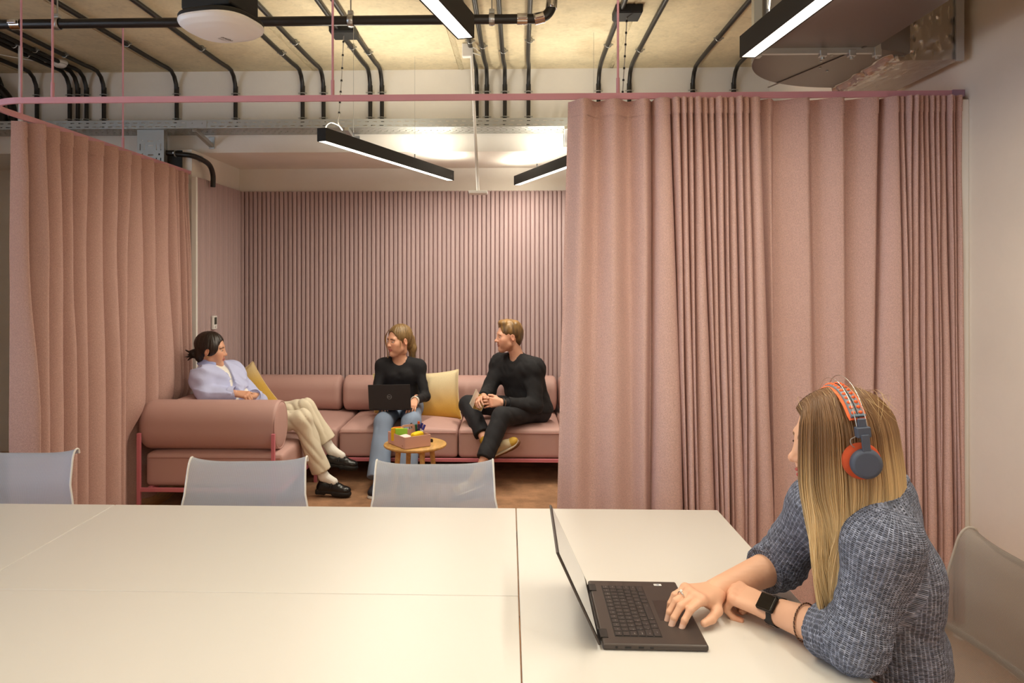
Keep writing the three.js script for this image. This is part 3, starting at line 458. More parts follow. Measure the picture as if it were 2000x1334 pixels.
// ---------------------------------------------------------------- coffee table and the caddy on it
{
  M.oak = std('#fff6df', 0.5, { map: T.wood });
  const t = thing('coffee_table', 'round light wooden coffee table in front of the sofa', 'coffee table', P(-0.676, 0.008, 5.37));
  const top = new THREE.LatheGeometry([[0, 0.424], [0.20, 0.424], [0.224, 0.434], [0.228, 0.441], [0.226, 0.448], [0.222, 0.45], [0, 0.45]].map(p => new THREE.Vector2(...p)), 64); { const p = top.attributes.position, uv = top.attributes.uv; for (let i = 0; i < p.count; i++) uv.setXY(i, p.getZ(i), p.getX(i)); }
  mesh('tabletop', toCreasedNormals(top, 0.6), M.oak, t);
  for (let k = 0; k < 4; k++) { const a = k * Math.PI / 2 + 0.5, d = V(Math.sin(a), 0, Math.cos(a)); const g = new THREE.CylinderGeometry(0.020, 0.013, 0.43, 14); g.translate(0, 0.215, 0); const o = mesh('leg', g, M.oak, t); o.position.set(d.x * 0.17, 0, d.z * 0.17); o.quaternion.setFromAxisAngle(V(d.z, 0, -d.x), -0.10); }
  mesh('apron', [rbox(0.30, 0.03, 0.03, 0.003, 1, 0, 0.41, 0).rotateY(0.5), rbox(0.30, 0.03, 0.03, 0.003, 1, 0, 0.41, 0).rotateY(0.5 + Math.PI / 2)], M.oak, t);
}
{
  M.caddy = std('#d6a798', 0.5);
  const C = P(-0.715, 0.4585, 5.33), ry = 0.62, H = 0.083, w = 0.205, d = 0.26;
  const t = thing('desk_caddy', 'pink desk caddy full of stationery on the coffee table', 'caddy', C, ry);
  const wall = (a, b, c, x, y, z) => rbox(a, b, c, 0.002, 1, x, y, z);
  mesh('tray', [wall(w, 0.004, d, 0, 0.004, 0), wall(w, H, 0.004, 0, H / 2 + 0.002, d / 2), wall(w, H + 0.0, 0.004, 0, H / 2 + 0.002, -d / 2), wall(0.004, H, d, w / 2, H / 2 + 0.002, 0), wall(0.004, H, d, -w / 2, H / 2 + 0.002, 0)], M.caddy, t);
  const s = new THREE.Shape(); s.moveTo(-w / 2, 0); s.lineTo(w / 2, 0); s.lineTo(w / 2, 0.08); s.bezierCurveTo(w / 2 - 0.02, 0.085, 0.055, 0.125, 0.04, 0.135); s.lineTo(-0.04, 0.135); s.bezierCurveTo(-0.055, 0.125, -w / 2 + 0.02, 0.085, -w / 2, 0.08); s.closePath(); const h = new THREE.Path(); h.moveTo(-0.035, 0.098); h.lineTo(-0.035, 0.118); h.lineTo(0.035, 0.118); h.lineTo(0.035, 0.098); h.closePath(); s.holes.push(h);
  mesh('handle_divider', new THREE.ExtrudeGeometry(s, { depth: 0.004, bevelEnabled: false }).translate(0, 0.006, -0.02), M.caddy, t);
  const logo = canvasTex(64, 32, (c) => { c.fillStyle = '#d9a18d'; c.fillRect(0, 0, 64, 32); c.fillStyle = '#4a2b28'; c.font = 'bold 24px sans-serif'; c.fillText('HAY', 6, 25); });
  mesh('logo_print', new THREE.PlaneGeometry(0.024, 0.012).rotateY(-Math.PI / 2 + 0).translate(-w / 2 - 0.0025, 0.02, d / 2 - 0.03), std('#ffffff', 0.5, { map: logo }), t);
  const item = (n, l, cat, x, y, z, geo, m, rot = [0, 0, 0]) => { const o = thing(n, l, cat, t.localToWorld(V(x, y, z)), 0); o.rotation.set(rot[0], ry + rot[1], rot[2], 'YXZ'); (Array.isArray(geo[0]) ? geo : [['body', geo, m]]).forEach(q => mesh(q[0], q[1], q[2] ?? m, o)); return o; };
  t.updateMatrixWorld(true);
  item('sticky_note_pad', 'bright green sticky note pad standing in the pink caddy', 'note pad', -0.062, 0.078, 0.0, [['pad', rbox(0.012, 0.085, 0.085, 0.001), std('#93c93a', 0.7)], ['backing', rbox(0.002, 0.086, 0.086, 0.0005, 1, -0.008), std('#7eb52f', 0.7)]], null, [0, -2.0, 0]);
  item('sticky_note_pad', 'yellow sticky note pad behind the green one in the pink caddy', 'note pad', -0.080, 0.078, -0.03, [['pad', rbox(0.012, 0.09, 0.085, 0.001), std('#f0c51c', 0.7)], ['backing', rbox(0.002, 0.09, 0.086, 0.0005, 1, 0.008), std('#e3b515', 0.7)]], null, [0, -2.1, 0]);
  item('sticky_note_pad', 'orange sticky note pad standing against the caddy divider', 'note pad', -0.05, 0.072, -0.075, [['pad', rbox(0.08, 0.095, 0.014, 0.001), std('#e07a22', 0.7)], ['backing', rbox(0.08, 0.095, 0.002, 0.0005, 1, 0, 0, -0.009), std('#cf6c18', 0.7)]], null, [0, -0.2, 0]);
  item('sticky_note_pad', 'pale pink note pad lying flat in the near part of the caddy', 'note pad', -0.06, 0.062, 0.05, [['pad', rbox(0.07, 0.03, 0.07, 0.001), std('#ecd6d2', 0.8)], ['backing', rbox(0.07, 0.002, 0.07, 0.0005, 1, 0, -0.017), std('#ffffff', 0.8)]], null, [0.1, 0.2, 0.1]);
  item('sponge', 'yellow rounded board eraser at the front of the pink caddy', 'eraser', 0.02, 0.075, 0.085, [['body', softBox(0.09, 0.05, 0.055, 0.016, 0.004, 10), std('#efc50f', 0.75)], ['felt', rbox(0.08, 0.008, 0.05, 0.002, 1, 0, -0.028), std('#55524a', 0.9)]], null, [0, 0.15, 0.1]);
  item('tape_roll', 'clear tape roll with grey core beside the markers in the caddy', 'tape', 0.05, 0.10, -0.07, [['roll', new THREE.TorusGeometry(0.022, 0.010, 8, 24).rotateY(Math.PI / 2), std('#b9b8b6', 0.4)], ['core', cyl(0.014, 0.018).rotateZ(Math.PI / 2), std('#7d8592', 0.5)]], null, [0, -0.3, 0]);
  const marker = (l, col, x, z, h, rot, cap = 0.045, body = '#e9e7e3') => item('marker', l, 'marker', x, h, z, [['barrel', cyl(0.0075, 0.085, 0, -0.04, 0, 14), std(body, 0.4)], ['cap', cyl(0.0088, cap, 0, 0.02, 0, 14), std(col, 0.4)]], null, rot);
  marker('black capped marker leaning in the back of the caddy', '#15151a', 0.055, -0.045, 0.10, [0, 0, 0.35], 0.045);
  marker('marker with dark green cap in the front group of the caddy', '#155a48', 0.06, 0.0, 0.095, [0.1, 0, 0.15], 0.05);
  marker('marker with dark violet cap next to the green capped one', '#3a2350', 0.072, 0.012, 0.095, [0, 0, -0.05], 0.05);
  marker('white marker with orange cap standing upright in the caddy', '#e5621e', 0.083, -0.012, 0.115, [0, 0, -0.05], 0.04);
  marker('blue capped marker leaning out at the corner of the caddy', '#2a2a86', 0.092, 0.035, 0.100, [0, 0, -0.45], 0.04);
  marker('second blue capped marker at the caddy corner, behind the other', '#27277c', 0.095, 0.0, 0.105, [0, 0, -0.3], 0.04);
  tag(mesh('round_item', [cyl(0.014, 0.016, 0, 0, 0, 16), cyl(0.010, 0.006, 0, 0.01, 0, 16)], std('#1a1614', 0.5)), 'small round black item lying on the coffee table by the caddy', 'round_item').position.copy(P(-0.565, 0.4665, 5.42));  // plain round black item, its kind left open
}

// ---------------------------------------------------------------- smooth solids for people: distance fields meshed on a grid
class Field {
  constructor() { this.p = []; this.post = null; }
  cap(a, b, ra, rb = ra, k = 0.02, flat = null) { const c = a.clone().add(b).multiplyScalar(0.5); this.p.push({ t: 0, ax: a.x, ay: a.y, az: a.z, bx: b.x - a.x, by: b.y - a.y, bz: b.z - a.z, l2: Math.max(1e-9, a.distanceToSquared(b)), ra, rb, k, f: flat ? flat[0] : null, s: flat ? flat[1] : 1, cx: c.x, cy: c.y, cz: c.z, R: a.distanceTo(b) / 2 + Math.max(ra, rb) * (flat ? Math.max(1, flat[1]) : 1) }); return this; }
  ell(c, r, k = 0.02, q = null, sub = false) { const m = new THREE.Matrix4().makeRotationFromQuaternion(q ?? new THREE.Quaternion()).elements; this.p.push({ t: 1, cx: c.x, cy: c.y, cz: c.z, rx: r.x, ry: r.y, rz: r.z, m, k, sub, R: Math.max(r.x, r.y, r.z) }); return this; }
  sph(c, r, k = 0.02, sub = false) { return this.ell(c, V(r, r, r), k, null, sub); }
  box(c, h, rd, k = 0.01, q = null, sub = false) { const m = new THREE.Matrix4().makeRotationFromQuaternion(q ?? new THREE.Quaternion()).elements; this.p.push({ t: 2, cx: c.x, cy: c.y, cz: c.z, hx: h.x - rd, hy: h.y - rd, hz: h.z - rd, rd, m, k, sub, R: h.length() }); return this; }
  prim(o, x, y, z) {
    if (o.t === 0) {
      const px = x - o.ax, py = y - o.ay, pz = z - o.az; let t = (px * o.bx + py * o.by + pz * o.bz) / o.l2; t = t < 0 ? 0 : t > 1 ? 1 : t;
      let qx = px - o.bx * t, qy = py - o.by * t, qz = pz - o.bz * t; const r = o.ra + (o.rb - o.ra) * t;
      if (o.f) { const c = qx * o.f.x + qy * o.f.y + qz * o.f.z, e = c * (1 / o.s - 1); qx += o.f.x * e; qy += o.f.y * e; qz += o.f.z * e; return (Math.sqrt(qx * qx + qy * qy + qz * qz) - r) * Math.min(1, 0.5 + 0.5 * o.s); }
      return Math.sqrt(qx * qx + qy * qy + qz * qz) - r;
    }
    const dx = x - o.cx, dy = y - o.cy, dz = z - o.cz, m = o.m, lx = m[0] * dx + m[1] * dy + m[2] * dz, ly = m[4] * dx + m[5] * dy + m[6] * dz, lz = m[8] * dx + m[9] * dy + m[10] * dz;
    if (o.t === 1) { const a = lx / o.rx, b = ly / o.ry, c = lz / o.rz, k0 = Math.sqrt(a * a + b * b + c * c), e = a / o.rx, f = b / o.ry, g = c / o.rz, k1 = Math.sqrt(e * e + f * f + g * g); return k1 < 1e-9 ? -Math.min(o.rx, o.ry, o.rz) : k0 * (k0 - 1) / k1; }
    const ex = Math.abs(lx) - o.hx, ey = Math.abs(ly) - o.hy, ez = Math.abs(lz) - o.hz, ax = Math.max(ex, 0), ay = Math.max(ey, 0), az = Math.max(ez, 0); return Math.sqrt(ax * ax + ay * ay + az * az) + Math.min(Math.max(ex, ey, ez), 0) - o.rd;
  }
  at(x, y, z) {
    let d = 1e3; const P_ = this.p;
    for (let i = 0; i < P_.length; i++) {
      const o = P_[i], bx = x - o.cx, by = y - o.cy, bz = z - o.cz, bd = Math.sqrt(bx * bx + by * by + bz * bz) - o.R;
      if (o.sub) { if (bd > 0.02 + o.k && d < 0) continue; const e = -this.prim(o, x, y, z), h = Math.max(o.k - Math.abs(d - e), 0) / (o.k + 1e-9); d = Math.max(d, e) + h * h * o.k * 0.25; continue; }
      if (bd > d + o.k) continue;
      const e = this.prim(o, x, y, z), h = Math.max(o.k - Math.abs(d - e), 0) / (o.k + 1e-9); d = Math.min(d, e) - h * h * o.k * 0.25;
    }
    return this.post ? this.post(d, x, y, z) : d;
  }
  bounds(pad) { const lo = V(1e9, 1e9, 1e9), hi = V(-1e9, -1e9, -1e9); for (const o of this.p) if (!o.sub) { lo.min(V(o.cx - o.R, o.cy - o.R, o.cz - o.R)); hi.max(V(o.cx + o.R, o.cy + o.R, o.cz + o.R)); } return [lo.subScalar(pad), hi.addScalar(pad)]; }
  mesh(cell, color = null, lo = null, hi = null) {              // surface nets
    if (!lo) [lo, hi] = this.bounds(cell * 3);
    const nx = Math.ceil((hi.x - lo.x) / cell) + 1, ny = Math.ceil((hi.y - lo.y) / cell) + 1, nz = Math.ceil((hi.z - lo.z) / cell) + 1, val = new Float32Array(nx * ny * nz).fill(1), B = 6;
    for (let bz = 0; bz < nz; bz += B) for (let by = 0; by < ny; by += B) for (let bx = 0; bx < nx; bx += B) {
      const h = B / 2, d = this.at(lo.x + (bx + h) * cell, lo.y + (by + h) * cell, lo.z + (bz + h) * cell), far = Math.abs(d) > cell * B * 1.25 + 0.012;
      for (let z = bz; z < Math.min(bz + B, nz); z++) for (let y = by; y < Math.min(by + B, ny); y++) for (let x = bx; x < Math.min(bx + B, nx); x++) val[(z * ny + y) * nx + x] = far ? d : this.at(lo.x + x * cell, lo.y + y * cell, lo.z + z * cell);
    }
    const id = new Int32Array(nx * ny * nz).fill(-1), pos = [], idx = [], off = [0, 1, nx, nx + 1, nx * ny, nx * ny + 1, nx * ny + nx, nx * ny + nx + 1];
    const E = [[0, 1], [2, 3], [4, 5], [6, 7], [0, 2], [1, 3], [4, 6], [5, 7], [0, 4], [1, 5], [2, 6], [3, 7]];
    for (let z = 0; z < nz - 1; z++) for (let y = 0; y < ny - 1; y++) for (let x = 0; x < nx - 1; x++) {
      const b = (z * ny + y) * nx + x; let m = 0; for (let k = 0; k < 8; k++) if (val[b + off[k]] < 0) m |= 1 << k; if (m === 0 || m === 255) continue;
      let sx = 0, sy = 0, sz = 0, n = 0;
      for (const [p, q] of E) { if (((m >> p) & 1) === ((m >> q) & 1)) continue; const a = val[b + off[p]], c = val[b + off[q]], t = a / (a - c); sx += mix(p & 1, q & 1, t); sy += mix((p >> 1) & 1, (q >> 1) & 1, t); sz += mix(p >> 2, q >> 2, t); n++; }
      id[b] = pos.length / 3; pos.push(lo.x + (x + sx / n) * cell, lo.y + (y + sy / n) * cell, lo.z + (z + sz / n) * cell);
    }
    for (let z = 1; z < nz - 1; z++) for (let y = 1; y < ny - 1; y++) for (let x = 1; x < nx - 1; x++) {
      const b = (z * ny + y) * nx + x, s = val[b] < 0;
      for (const [o, u, v] of [[1, nx, nx * ny], [nx, nx * ny, 1], [nx * ny, 1, nx]]) { if (s === (val[b + o] < 0)) continue; const q0 = id[b], q1 = id[b - u], q2 = id[b - u - v], q3 = id[b - v]; if (q0 < 0 || q1 < 0 || q2 < 0 || q3 < 0) continue; if (s) idx.push(q0, q1, q2, q0, q2, q3); else idx.push(q0, q2, q1, q0, q3, q2); }
    }
    const g = new THREE.BufferGeometry(); g.setAttribute('position', new THREE.Float32BufferAttribute(pos, 3)); g.setIndex(idx); g.computeVertexNormals();
    if (color) { const c = new Float32Array(pos.length); for (let i = 0; i < pos.length; i += 3) { const q = color(pos[i], pos[i + 1], pos[i + 2]); c[i] = q.r; c[i + 1] = q.g; c[i + 2] = q.b; } g.setAttribute('color', new THREE.BufferAttribute(c, 3)); }
    return g;
  }
}
const basis = (o, x, y, z, s = 1) => new THREE.Matrix4().makeBasis(x.clone().multiplyScalar(s), y.clone().multiplyScalar(s), z.clone().multiplyScalar(s)).setPosition(o);
function place(g, m) { g.applyMatrix4(m); if (m.determinant() < 0) { const a = g.index.array; for (let i = 0; i < a.length; i += 3) { const t = a[i]; a[i] = a[i + 1]; a[i + 1] = t; } g.computeVertexNormals(); } return g; }
const L3 = (a, b, t) => a.clone().lerp(b, t);

// head in its own frame: x to the person's left, y up, z forward; origin between the ears at eye height
function headField(o = {}) {
  const F = new Field(), m = o.male ? 1 : 0;
  F.ell(V(0, 0.035, -0.014), V(0.074 + 0.002 * m, 0.084, 0.094), 0.01);
  F.ell(V(0, -0.03, 0.026), V(0.058 + 0.004 * m, 0.082, 0.06), 0.03);
  for (const s of [-1, 1]) F.cap(V(s * (0.043 + 0.007 * m), -0.060, 0.005), V(0, -0.098, 0.058), 0.018 + 0.001 * m, 0.017 + 0.001 * m, 0.03);
  F.sph(V(0, -0.098, 0.066), 0.016, 0.02);
  for (const s of [-1, 1]) { F.sph(V(s * 0.040, -0.022, 0.056), 0.024, 0.03); F.ell(V(s * 0.030, -0.055, 0.058), V(0.022, 0.026, 0.022), 0.02); }
  F.cap(V(-0.036, 0.023, 0.070), V(0.036, 0.023, 0.070), 0.012 + 0.002 * m, 0.012 + 0.002 * m, 0.02);
  for (const s of [-1, 1]) F.sph(V(s * 0.031, 0.002, 0.092), 0.0155, 0.010, true);
  F.cap(V(0, 0.012, 0.080 + 0.001 * m), V(0, -0.026, 0.097 + 0.003 * m), 0.0075 + 0.001 * m, 0.009 + 0.0015 * m, 0.016); F.sph(V(0, -0.029, 0.1005 + 0.004 * m), 0.0092 + 0.0013 * m, 0.010);
  for (const s of [-1, 1]) F.sph(V(s * 0.0108, -0.0325, 0.091 + 0.0015 * m), 0.0073 + 0.0012 * m, 0.008);
  for (const s of [-1, 1]) F.sph(V(s * 0.006, -0.0405, 0.0955 + 0.003 * m), 0.0034, 0.004, true);
  for (const s of [-1, 1]) { F.cap(V(s * 0.019, 0.0035, 0.078), V(s * 0.043, 0.0015, 0.068), 0.0055, 0.005, 0.004); F.cap(V(s * 0.020, -0.0085, 0.076), V(s * 0.042, -0.0075, 0.067), 0.004, 0.004, 0.006); }
  const sm = o.smile ?? 0;
  for (const s of [-1, 1]) { F.cap(V(0, -0.0575, 0.0905), V(s * (0.022 + 0.004 * sm), -0.061 + 0.005 * sm, 0.076), 0.0046, 0.003, 0.006); F.cap(V(0, -0.069, 0.0875), V(s * (0.019 + 0.004 * sm), -0.065 + 0.005 * sm, 0.076), 0.0055, 0.0035, 0.006); }
  F.box(V(0, -0.0635, 0.094), V(0.017, 0.0012 + (o.open ?? 0), 0.01), 0.001, 0.003, null, true);
  for (const s of [-1, 1]) { const q = new THREE.Quaternion().setFromEuler(new THREE.Euler(0.15, s * 0.35, 0)); F.ell(V(s * 0.077, -0.004, -0.012), V(0.009, 0.031, 0.019), 0.006, q); F.ell(V(s * 0.087, 0.0, -0.007), V(0.007, 0.019, 0.010), 0.004, q, true); }
  F.cap(V(0, -0.035, -0.026), V(0, -0.085, -0.032), 0.042 + 0.008 * m, 0.038 + 0.008 * m, 0.025);
  return F;
}
function headColor(skin, lip, brow, o = {}) {
  const S = new THREE.Color(skin), Lp = new THREE.Color(lip), Bw = new THREE.Color(brow), c = new THREE.Color(), rose = new THREE.Color(skin).multiply(new THREE.Color(1.0, 0.80, 0.76));
  return (x, y, z) => {
    c.copy(S); const ax = Math.abs(x);
    c.lerp(rose, 0.55 * Math.exp(-(((ax - 0.04) / 0.02) ** 2 + ((y + 0.03) / 0.022) ** 2)) * (z > 0.03 ? 1 : 0) + 0.4 * Math.exp(-(((ax) / 0.012) ** 2 + ((y + 0.03) / 0.012) ** 2)) * (z > 0.09 ? 1 : 0) + (ax > 0.074 && z < 0.01 ? 0.5 : 0));
    if (z > 0.07) { const l = smooth(1.25, 0.85, Math.hypot(ax / 0.024, (y + 0.0635 - (o.smile ?? 0) * 0.1 * ax) / 0.0102)); c.lerp(Lp, l); }
    const by = 0.0235 - Math.max(0, ax - 0.03) * 0.35 + Math.max(0, 0.02 - ax) * -0.1; if (z > 0.04 && ax > 0.011 && ax < 0.052) c.lerp(Bw, (o.brow ?? 0.85) * smooth(0.0062, 0.003, Math.abs(y - by)));
    if (z > 0.05 && ax > 0.016 && ax < 0.046) c.lerp(Bw, 0.75 * smooth(0.0035, 0.0015, Math.abs(y - 0.0008 - 0.0)));
    if (o.stubble && y < -0.04 && z > -0.02) c.lerp(Bw, o.stubble * smooth(-0.035, -0.06, y));
    return c;
  };
}
function eyeGeo(s, look, iris) {
  const g = new THREE.SphereGeometry(0.0122, 24, 16), p = g.attributes.position, col = new Float32Array(p.count * 3), d = look.clone().normalize(), I = new THREE.Color(iris), W = new THREE.Color('#e8e2da'), K = new THREE.Color('#0a0807');
  for (let i = 0; i < p.count; i++) { const a = V(p.getX(i), p.getY(i), p.getZ(i)).normalize().angleTo(d), c = a < 0.2 ? K : a < 0.5 ? I : W; col.set([c.r, c.g, c.b], 3 * i); }
  g.setAttribute('color', new THREE.BufferAttribute(col, 3)); g.translate(s * 0.031, 0.0005, 0.0685); return g;
}
// hand in its own frame: x along the fingers, y out of the back of the hand, z towards the thumb; wrist at the origin
function handGeo(o = {}, cell = 0.003) {
  const F = new Field(), k = o.k ?? 1, T_ = [[0.0265, 0.090, 0.0088], [0.0085, 0.094, 0.0090], [-0.0095, 0.090, 0.0085], [-0.0265, 0.081, 0.0076]], Ls = [[0.040, 0.025, 0.019], [0.044, 0.029, 0.020], [0.041, 0.027, 0.020], [0.032, 0.020, 0.018]];
  F.cap(V(-0.06, 0.001, 0), V(0.0, 0, 0), 0.0235, 0.0225, 0.02, [V(0, 1, 0), 0.82]);
  const tips = [];
  T_.forEach(([z, x, r], i) => {
    F.cap(V(0.008, -0.002, z * 0.55), V(x - 0.004, -0.001, z), 0.0135, r + 0.0028, 0.014);
    let p = V(x, 0, z), a = 0; const cu = (o.curl ?? [[0.5, 0.6, 0.4], [0.5, 0.6, 0.4], [0.5, 0.6, 0.4], [0.5, 0.6, 0.4]])[i], sp = (o.spread ?? 1) * [0.10, 0.03, -0.05, -0.13][i];
    F.sph(p.clone().add(V(0, 0.003, 0)), r + 0.0012, 0.008);
    for (let j = 0; j < 3; j++) { a += cu[j]; const d = V(Math.cos(a) * Math.cos(sp), -Math.sin(a), Math.sin(sp) * Math.cos(a)), q = p.clone().addScaledVector(d, Ls[i][j] * (o.len ?? 1)); F.cap(p, q, r * (1 - 0.08 * j), r * (0.94 - 0.1 * j), j ? 0.003 : 0.006); p = q; if (j === 2) tips.push([p.clone(), d.clone(), V(Math.sin(a), Math.cos(a), 0), r]); }
  });
  F.cap(V(0.018, -0.008, 0.012), V(0.055, -0.009, 0.026), 0.016, 0.012, 0.016);
  const th = o.thumb ?? [V(0.70, -0.35, 0.62), V(0.90, -0.30, 0.25)]; let p = V(0.030, -0.010, 0.022); const q = p.clone().addScaledVector(V(0.62, -0.28, 0.73).normalize(), 0.030);
  F.cap(p, q, 0.0145, 0.0118, 0.010); const q2 = q.clone().addScaledVector(th[0].clone().normalize(), 0.030), q3 = q2.clone().addScaledVector(th[1].clone().normalize(), 0.024);
  F.cap(q, q2, 0.0108, 0.0100, 0.006); F.cap(q2, q3, 0.0098, 0.0080, 0.004);
  const S = new THREE.Color(o.skin ?? '#e0ac8c'), R = S.clone().multiply(new THREE.Color(1, 0.80, 0.76)), N = S.clone().lerp(new THREE.Color('#f0cfc2'), 0.6), c = new THREE.Color();
  return F.mesh(cell, (x, y, z) => { c.copy(S); const v = V(x, y, z); for (const [t, d, n, r] of tips) { const w = v.clone().sub(t), al = w.dot(d), up = w.dot(n); c.lerp(R, 0.55 * smooth(0.022, 0.004, w.length())); if (up > r * 0.42 && al > -0.006 && al < 0.0085) c.lerp(N, 0.9); } if (x > 0.07 && x < 0.11 && y > 0.004) c.lerp(R, 0.25); return c; });
}
function shoeParts(o = {}) {                                       // z forward, ground at y = 0, heel at z = 0
  const L = o.len ?? 0.265, U = new Field(), S = new Field();
  U.cap(V(0, 0.050, 0.045), V(0, 0.050, L * 0.62), 0.034, 0.038, 0.02); U.ell(V(0, 0.045, L * 0.80), V(0.043, 0.032, L * 0.19), 0.03); U.cap(V(0, 0.055, 0.04), V(0, o.high ? 0.10 : 0.082, 0.05), 0.034, 0.034, 0.02);
  U.cap(V(0, 0.075, 0.075), V(0, 0.062, L * 0.62), 0.028, 0.030, 0.02);
  U.sph(V(0, 0.125, 0.06), 0.036, 0.012, true); U.post = (d, x, y, z) => Math.max(d, 0.022 - y);
  const th = o.sole ?? 0.030; S.p = []; S.post = null;
  S.box(V(0, th / 2, L * 0.28), V(0.034, th / 2, L * 0.27), 0.010, 0.03); S.ell(V(0, th / 2, L * 0.74), V(0.047, th * 0.9, L * 0.27), 0.03); S.post = (d, x, y, z) => Math.max(d, y - th, -y, o.heel && z > L * 0.30 && z < L * 0.48 ? (0.012 - y) : -1);
  return [U, S];
}

// ---------------------------------------------------------------- people
M.skin = phys('#ffffff', 0.52, { vertexColors: true, sheen: 0.2, sheenRoughness: 0.6 }); M.eye = std('#ffffff', 0.12, { vertexColors: true });
M.hair = phys('#ffffff', 0.42, { vertexColors: true });
function boneUV(g, bones) {                                        // cloth coordinates in metres: around and along the nearest limb
  const idx = g.index.array, p = g.attributes.position, n = g.attributes.normal, N = idx.length, po = new Float32Array(N * 3), no = new Float32Array(N * 3), uv = new Float32Array(N * 2), c = V(), q = V();
  const B = bones.map(b => { const d = b.b.clone().sub(b.a), L = d.length(); d.divideScalar(L); const h = Math.abs(d.y) > 0.9 ? V(0, 0, 1) : V(0, 1, 0), e1 = h.cross(d).normalize(), e2 = d.clone().cross(e1); return { ...b, d, L, e1, e2 }; });
  for (let i = 0; i < N; i += 3) {
    c.set(0, 0, 0); for (let k = 0; k < 3; k++) c.add(q.fromBufferAttribute(p, idx[i + k])); c.divideScalar(3);
    let best = null, bd = 1e9; for (const b of B) { q.copy(c).sub(b.a); const t = clamp(q.dot(b.d), 0, b.L), d = q.addScaledVector(b.d, -t).length() - b.r; if (d < bd) { bd = d; best = b; } }
    let a0 = 0; for (let k = 0; k < 3; k++) { const v = idx[i + k]; q.fromBufferAttribute(p, v); po.set([q.x, q.y, q.z], 3 * (i + k)); no.set([n.getX(v), n.getY(v), n.getZ(v)], 3 * (i + k)); q.sub(best.a); let a = Math.atan2(q.dot(best.e1), q.dot(best.e2)); if (k === 0) a0 = a; else { if (a - a0 > Math.PI) a -= 6.283185; if (a0 - a > Math.PI) a += 6.283185; } uv[2 * (i + k)] = a * best.r; uv[2 * (i + k) + 1] = q.dot(best.d); }
  }
  const o = new THREE.BufferGeometry(); o.setAttribute('position', new THREE.BufferAttribute(po, 3)); o.setAttribute('normal', new THREE.BufferAttribute(no, 3)); o.setAttribute('uv', new THREE.BufferAttribute(uv, 2)); return o;
}
function makePerson(label, base) {
  const t = thing('person', label, 'person', base);
  t.put = (name, g, m) => mesh(name, g.translate(-base.x, -base.y, -base.z), m, t);
  return t;
}
const cuts = (list) => (d, x, y, z) => { for (const c of list) { const dx = x - c.p.x, dy = y - c.p.y, dz = z - c.p.z; if (dx * dx + dy * dy + dz * dz < c.R * c.R) d = Math.max(d, dx * c.d.x + dy * c.d.y + dz * c.d.z); } return d; };
const cutAt = (a, b, t, R = 0.11) => ({ p: L3(a, b, t), d: b.clone().sub(a).normalize(), R });
function torso(F, J, o, e = 0) {                                   // o: hip, waist, chest, shoulder radii
  const pc = L3(J.hipL, J.hipR, 0.5), ch = L3(pc, J.neck, 0.70), wa = L3(pc, ch, 0.45), side = J.shL.clone().sub(J.shR).normalize(), fw = o.fwd, hs = J.hipL.distanceTo(J.hipR) / 2;
  F.cap(J.hipR, J.hipL, o.hip + e, o.hip + e, 0.05); for (const s of [-1, 1]) { F.cap(pc.clone().addScaledVector(side, s * hs * 0.6), wa.clone().addScaledVector(side, s * (o.ww ?? 0.045)), o.hip + e, o.waist + e, 0.06, [fw, o.flat ?? 0.85]); F.cap(wa.clone().addScaledVector(side, s * (o.ww ?? 0.045)), ch.clone().addScaledVector(side, s * (o.cw ?? 0.062)), o.waist + e, o.chest + e, 0.06, [fw, o.flat ?? 0.85]); }
  F.cap(ch.clone().addScaledVector(side, -(o.cw ?? 0.062)), ch.clone().addScaledVector(side, o.cw ?? 0.062), o.chest + e, o.chest + e, 0.05, [fw, o.flat ?? 0.85]);
  F.cap(J.shR, J.shL, o.sh * 0.9 + e, o.sh * 0.9 + e, 0.06); for (const S of [J.shL, J.shR]) { F.sph(S, o.sh + e, 0.05); F.cap(L3(J.neck, S, 0.12), L3(J.neck, S, 0.75), 0.045 + e, 0.042 + e, 0.04); }
  if (o.bust) for (const s of [-1, 1]) F.sph(ch.clone().addScaledVector(side, s * 0.065).addScaledVector(fw, o.bust).add(V(0, -0.015, 0)), 0.058 + e, 0.05);
}
const arm = (F, J, s, r, e = 0, k = 0.035, end = 1) => { F.cap(J['sh' + s], J['el' + s], r[0] + e, r[1] + e, k); F.cap(J['el' + s], L3(J['el' + s], J['wr' + s], end), r[1] * 0.97 + e, mix(r[1], r[2], end) + e, 0.025); };
const leg = (F, J, s, r, e = 0) => { F.cap(J['hip' + s], J['knee' + s], r[0] + e, r[1] + e, 0.045); F.cap(J['knee' + s], J['ank' + s], r[1] + e, r[2] + e, 0.03); };
const limbBones = J => ['L', 'R'].flatMap(s => [{ a: J['sh' + s], b: J['el' + s], r: 0.05 }, { a: J['el' + s], b: J['wr' + s], r: 0.042 }]);
const torsoBone = (J, r = 0.14) => ({ a: L3(J.hipL, J.hipR, 0.5), b: J.neck, r });
const legBones = J => ['L', 'R'].flatMap(s => [{ a: J['hip' + s], b: J['knee' + s], r: 0.08 }, { a: J['knee' + s], b: J['ank' + s], r: 0.06 }]);
function headMatrix(h) { const f = h.fwd.clone().normalize(), l = (h.up ?? V(0, 1, 0)).clone().cross(f).normalize(), u = f.clone().cross(l); return basis(h.o, l, u, f, h.s ?? 1); }
function handMatrix(h, left) { const d = h.dir.clone().normalize(), u = h.up.clone().addScaledVector(d, -h.up.dot(d)).normalize(), z = d.clone().cross(u).multiplyScalar(left ? 1 : -1); return basis(h.o, d, u, z, h.s ?? 1); }
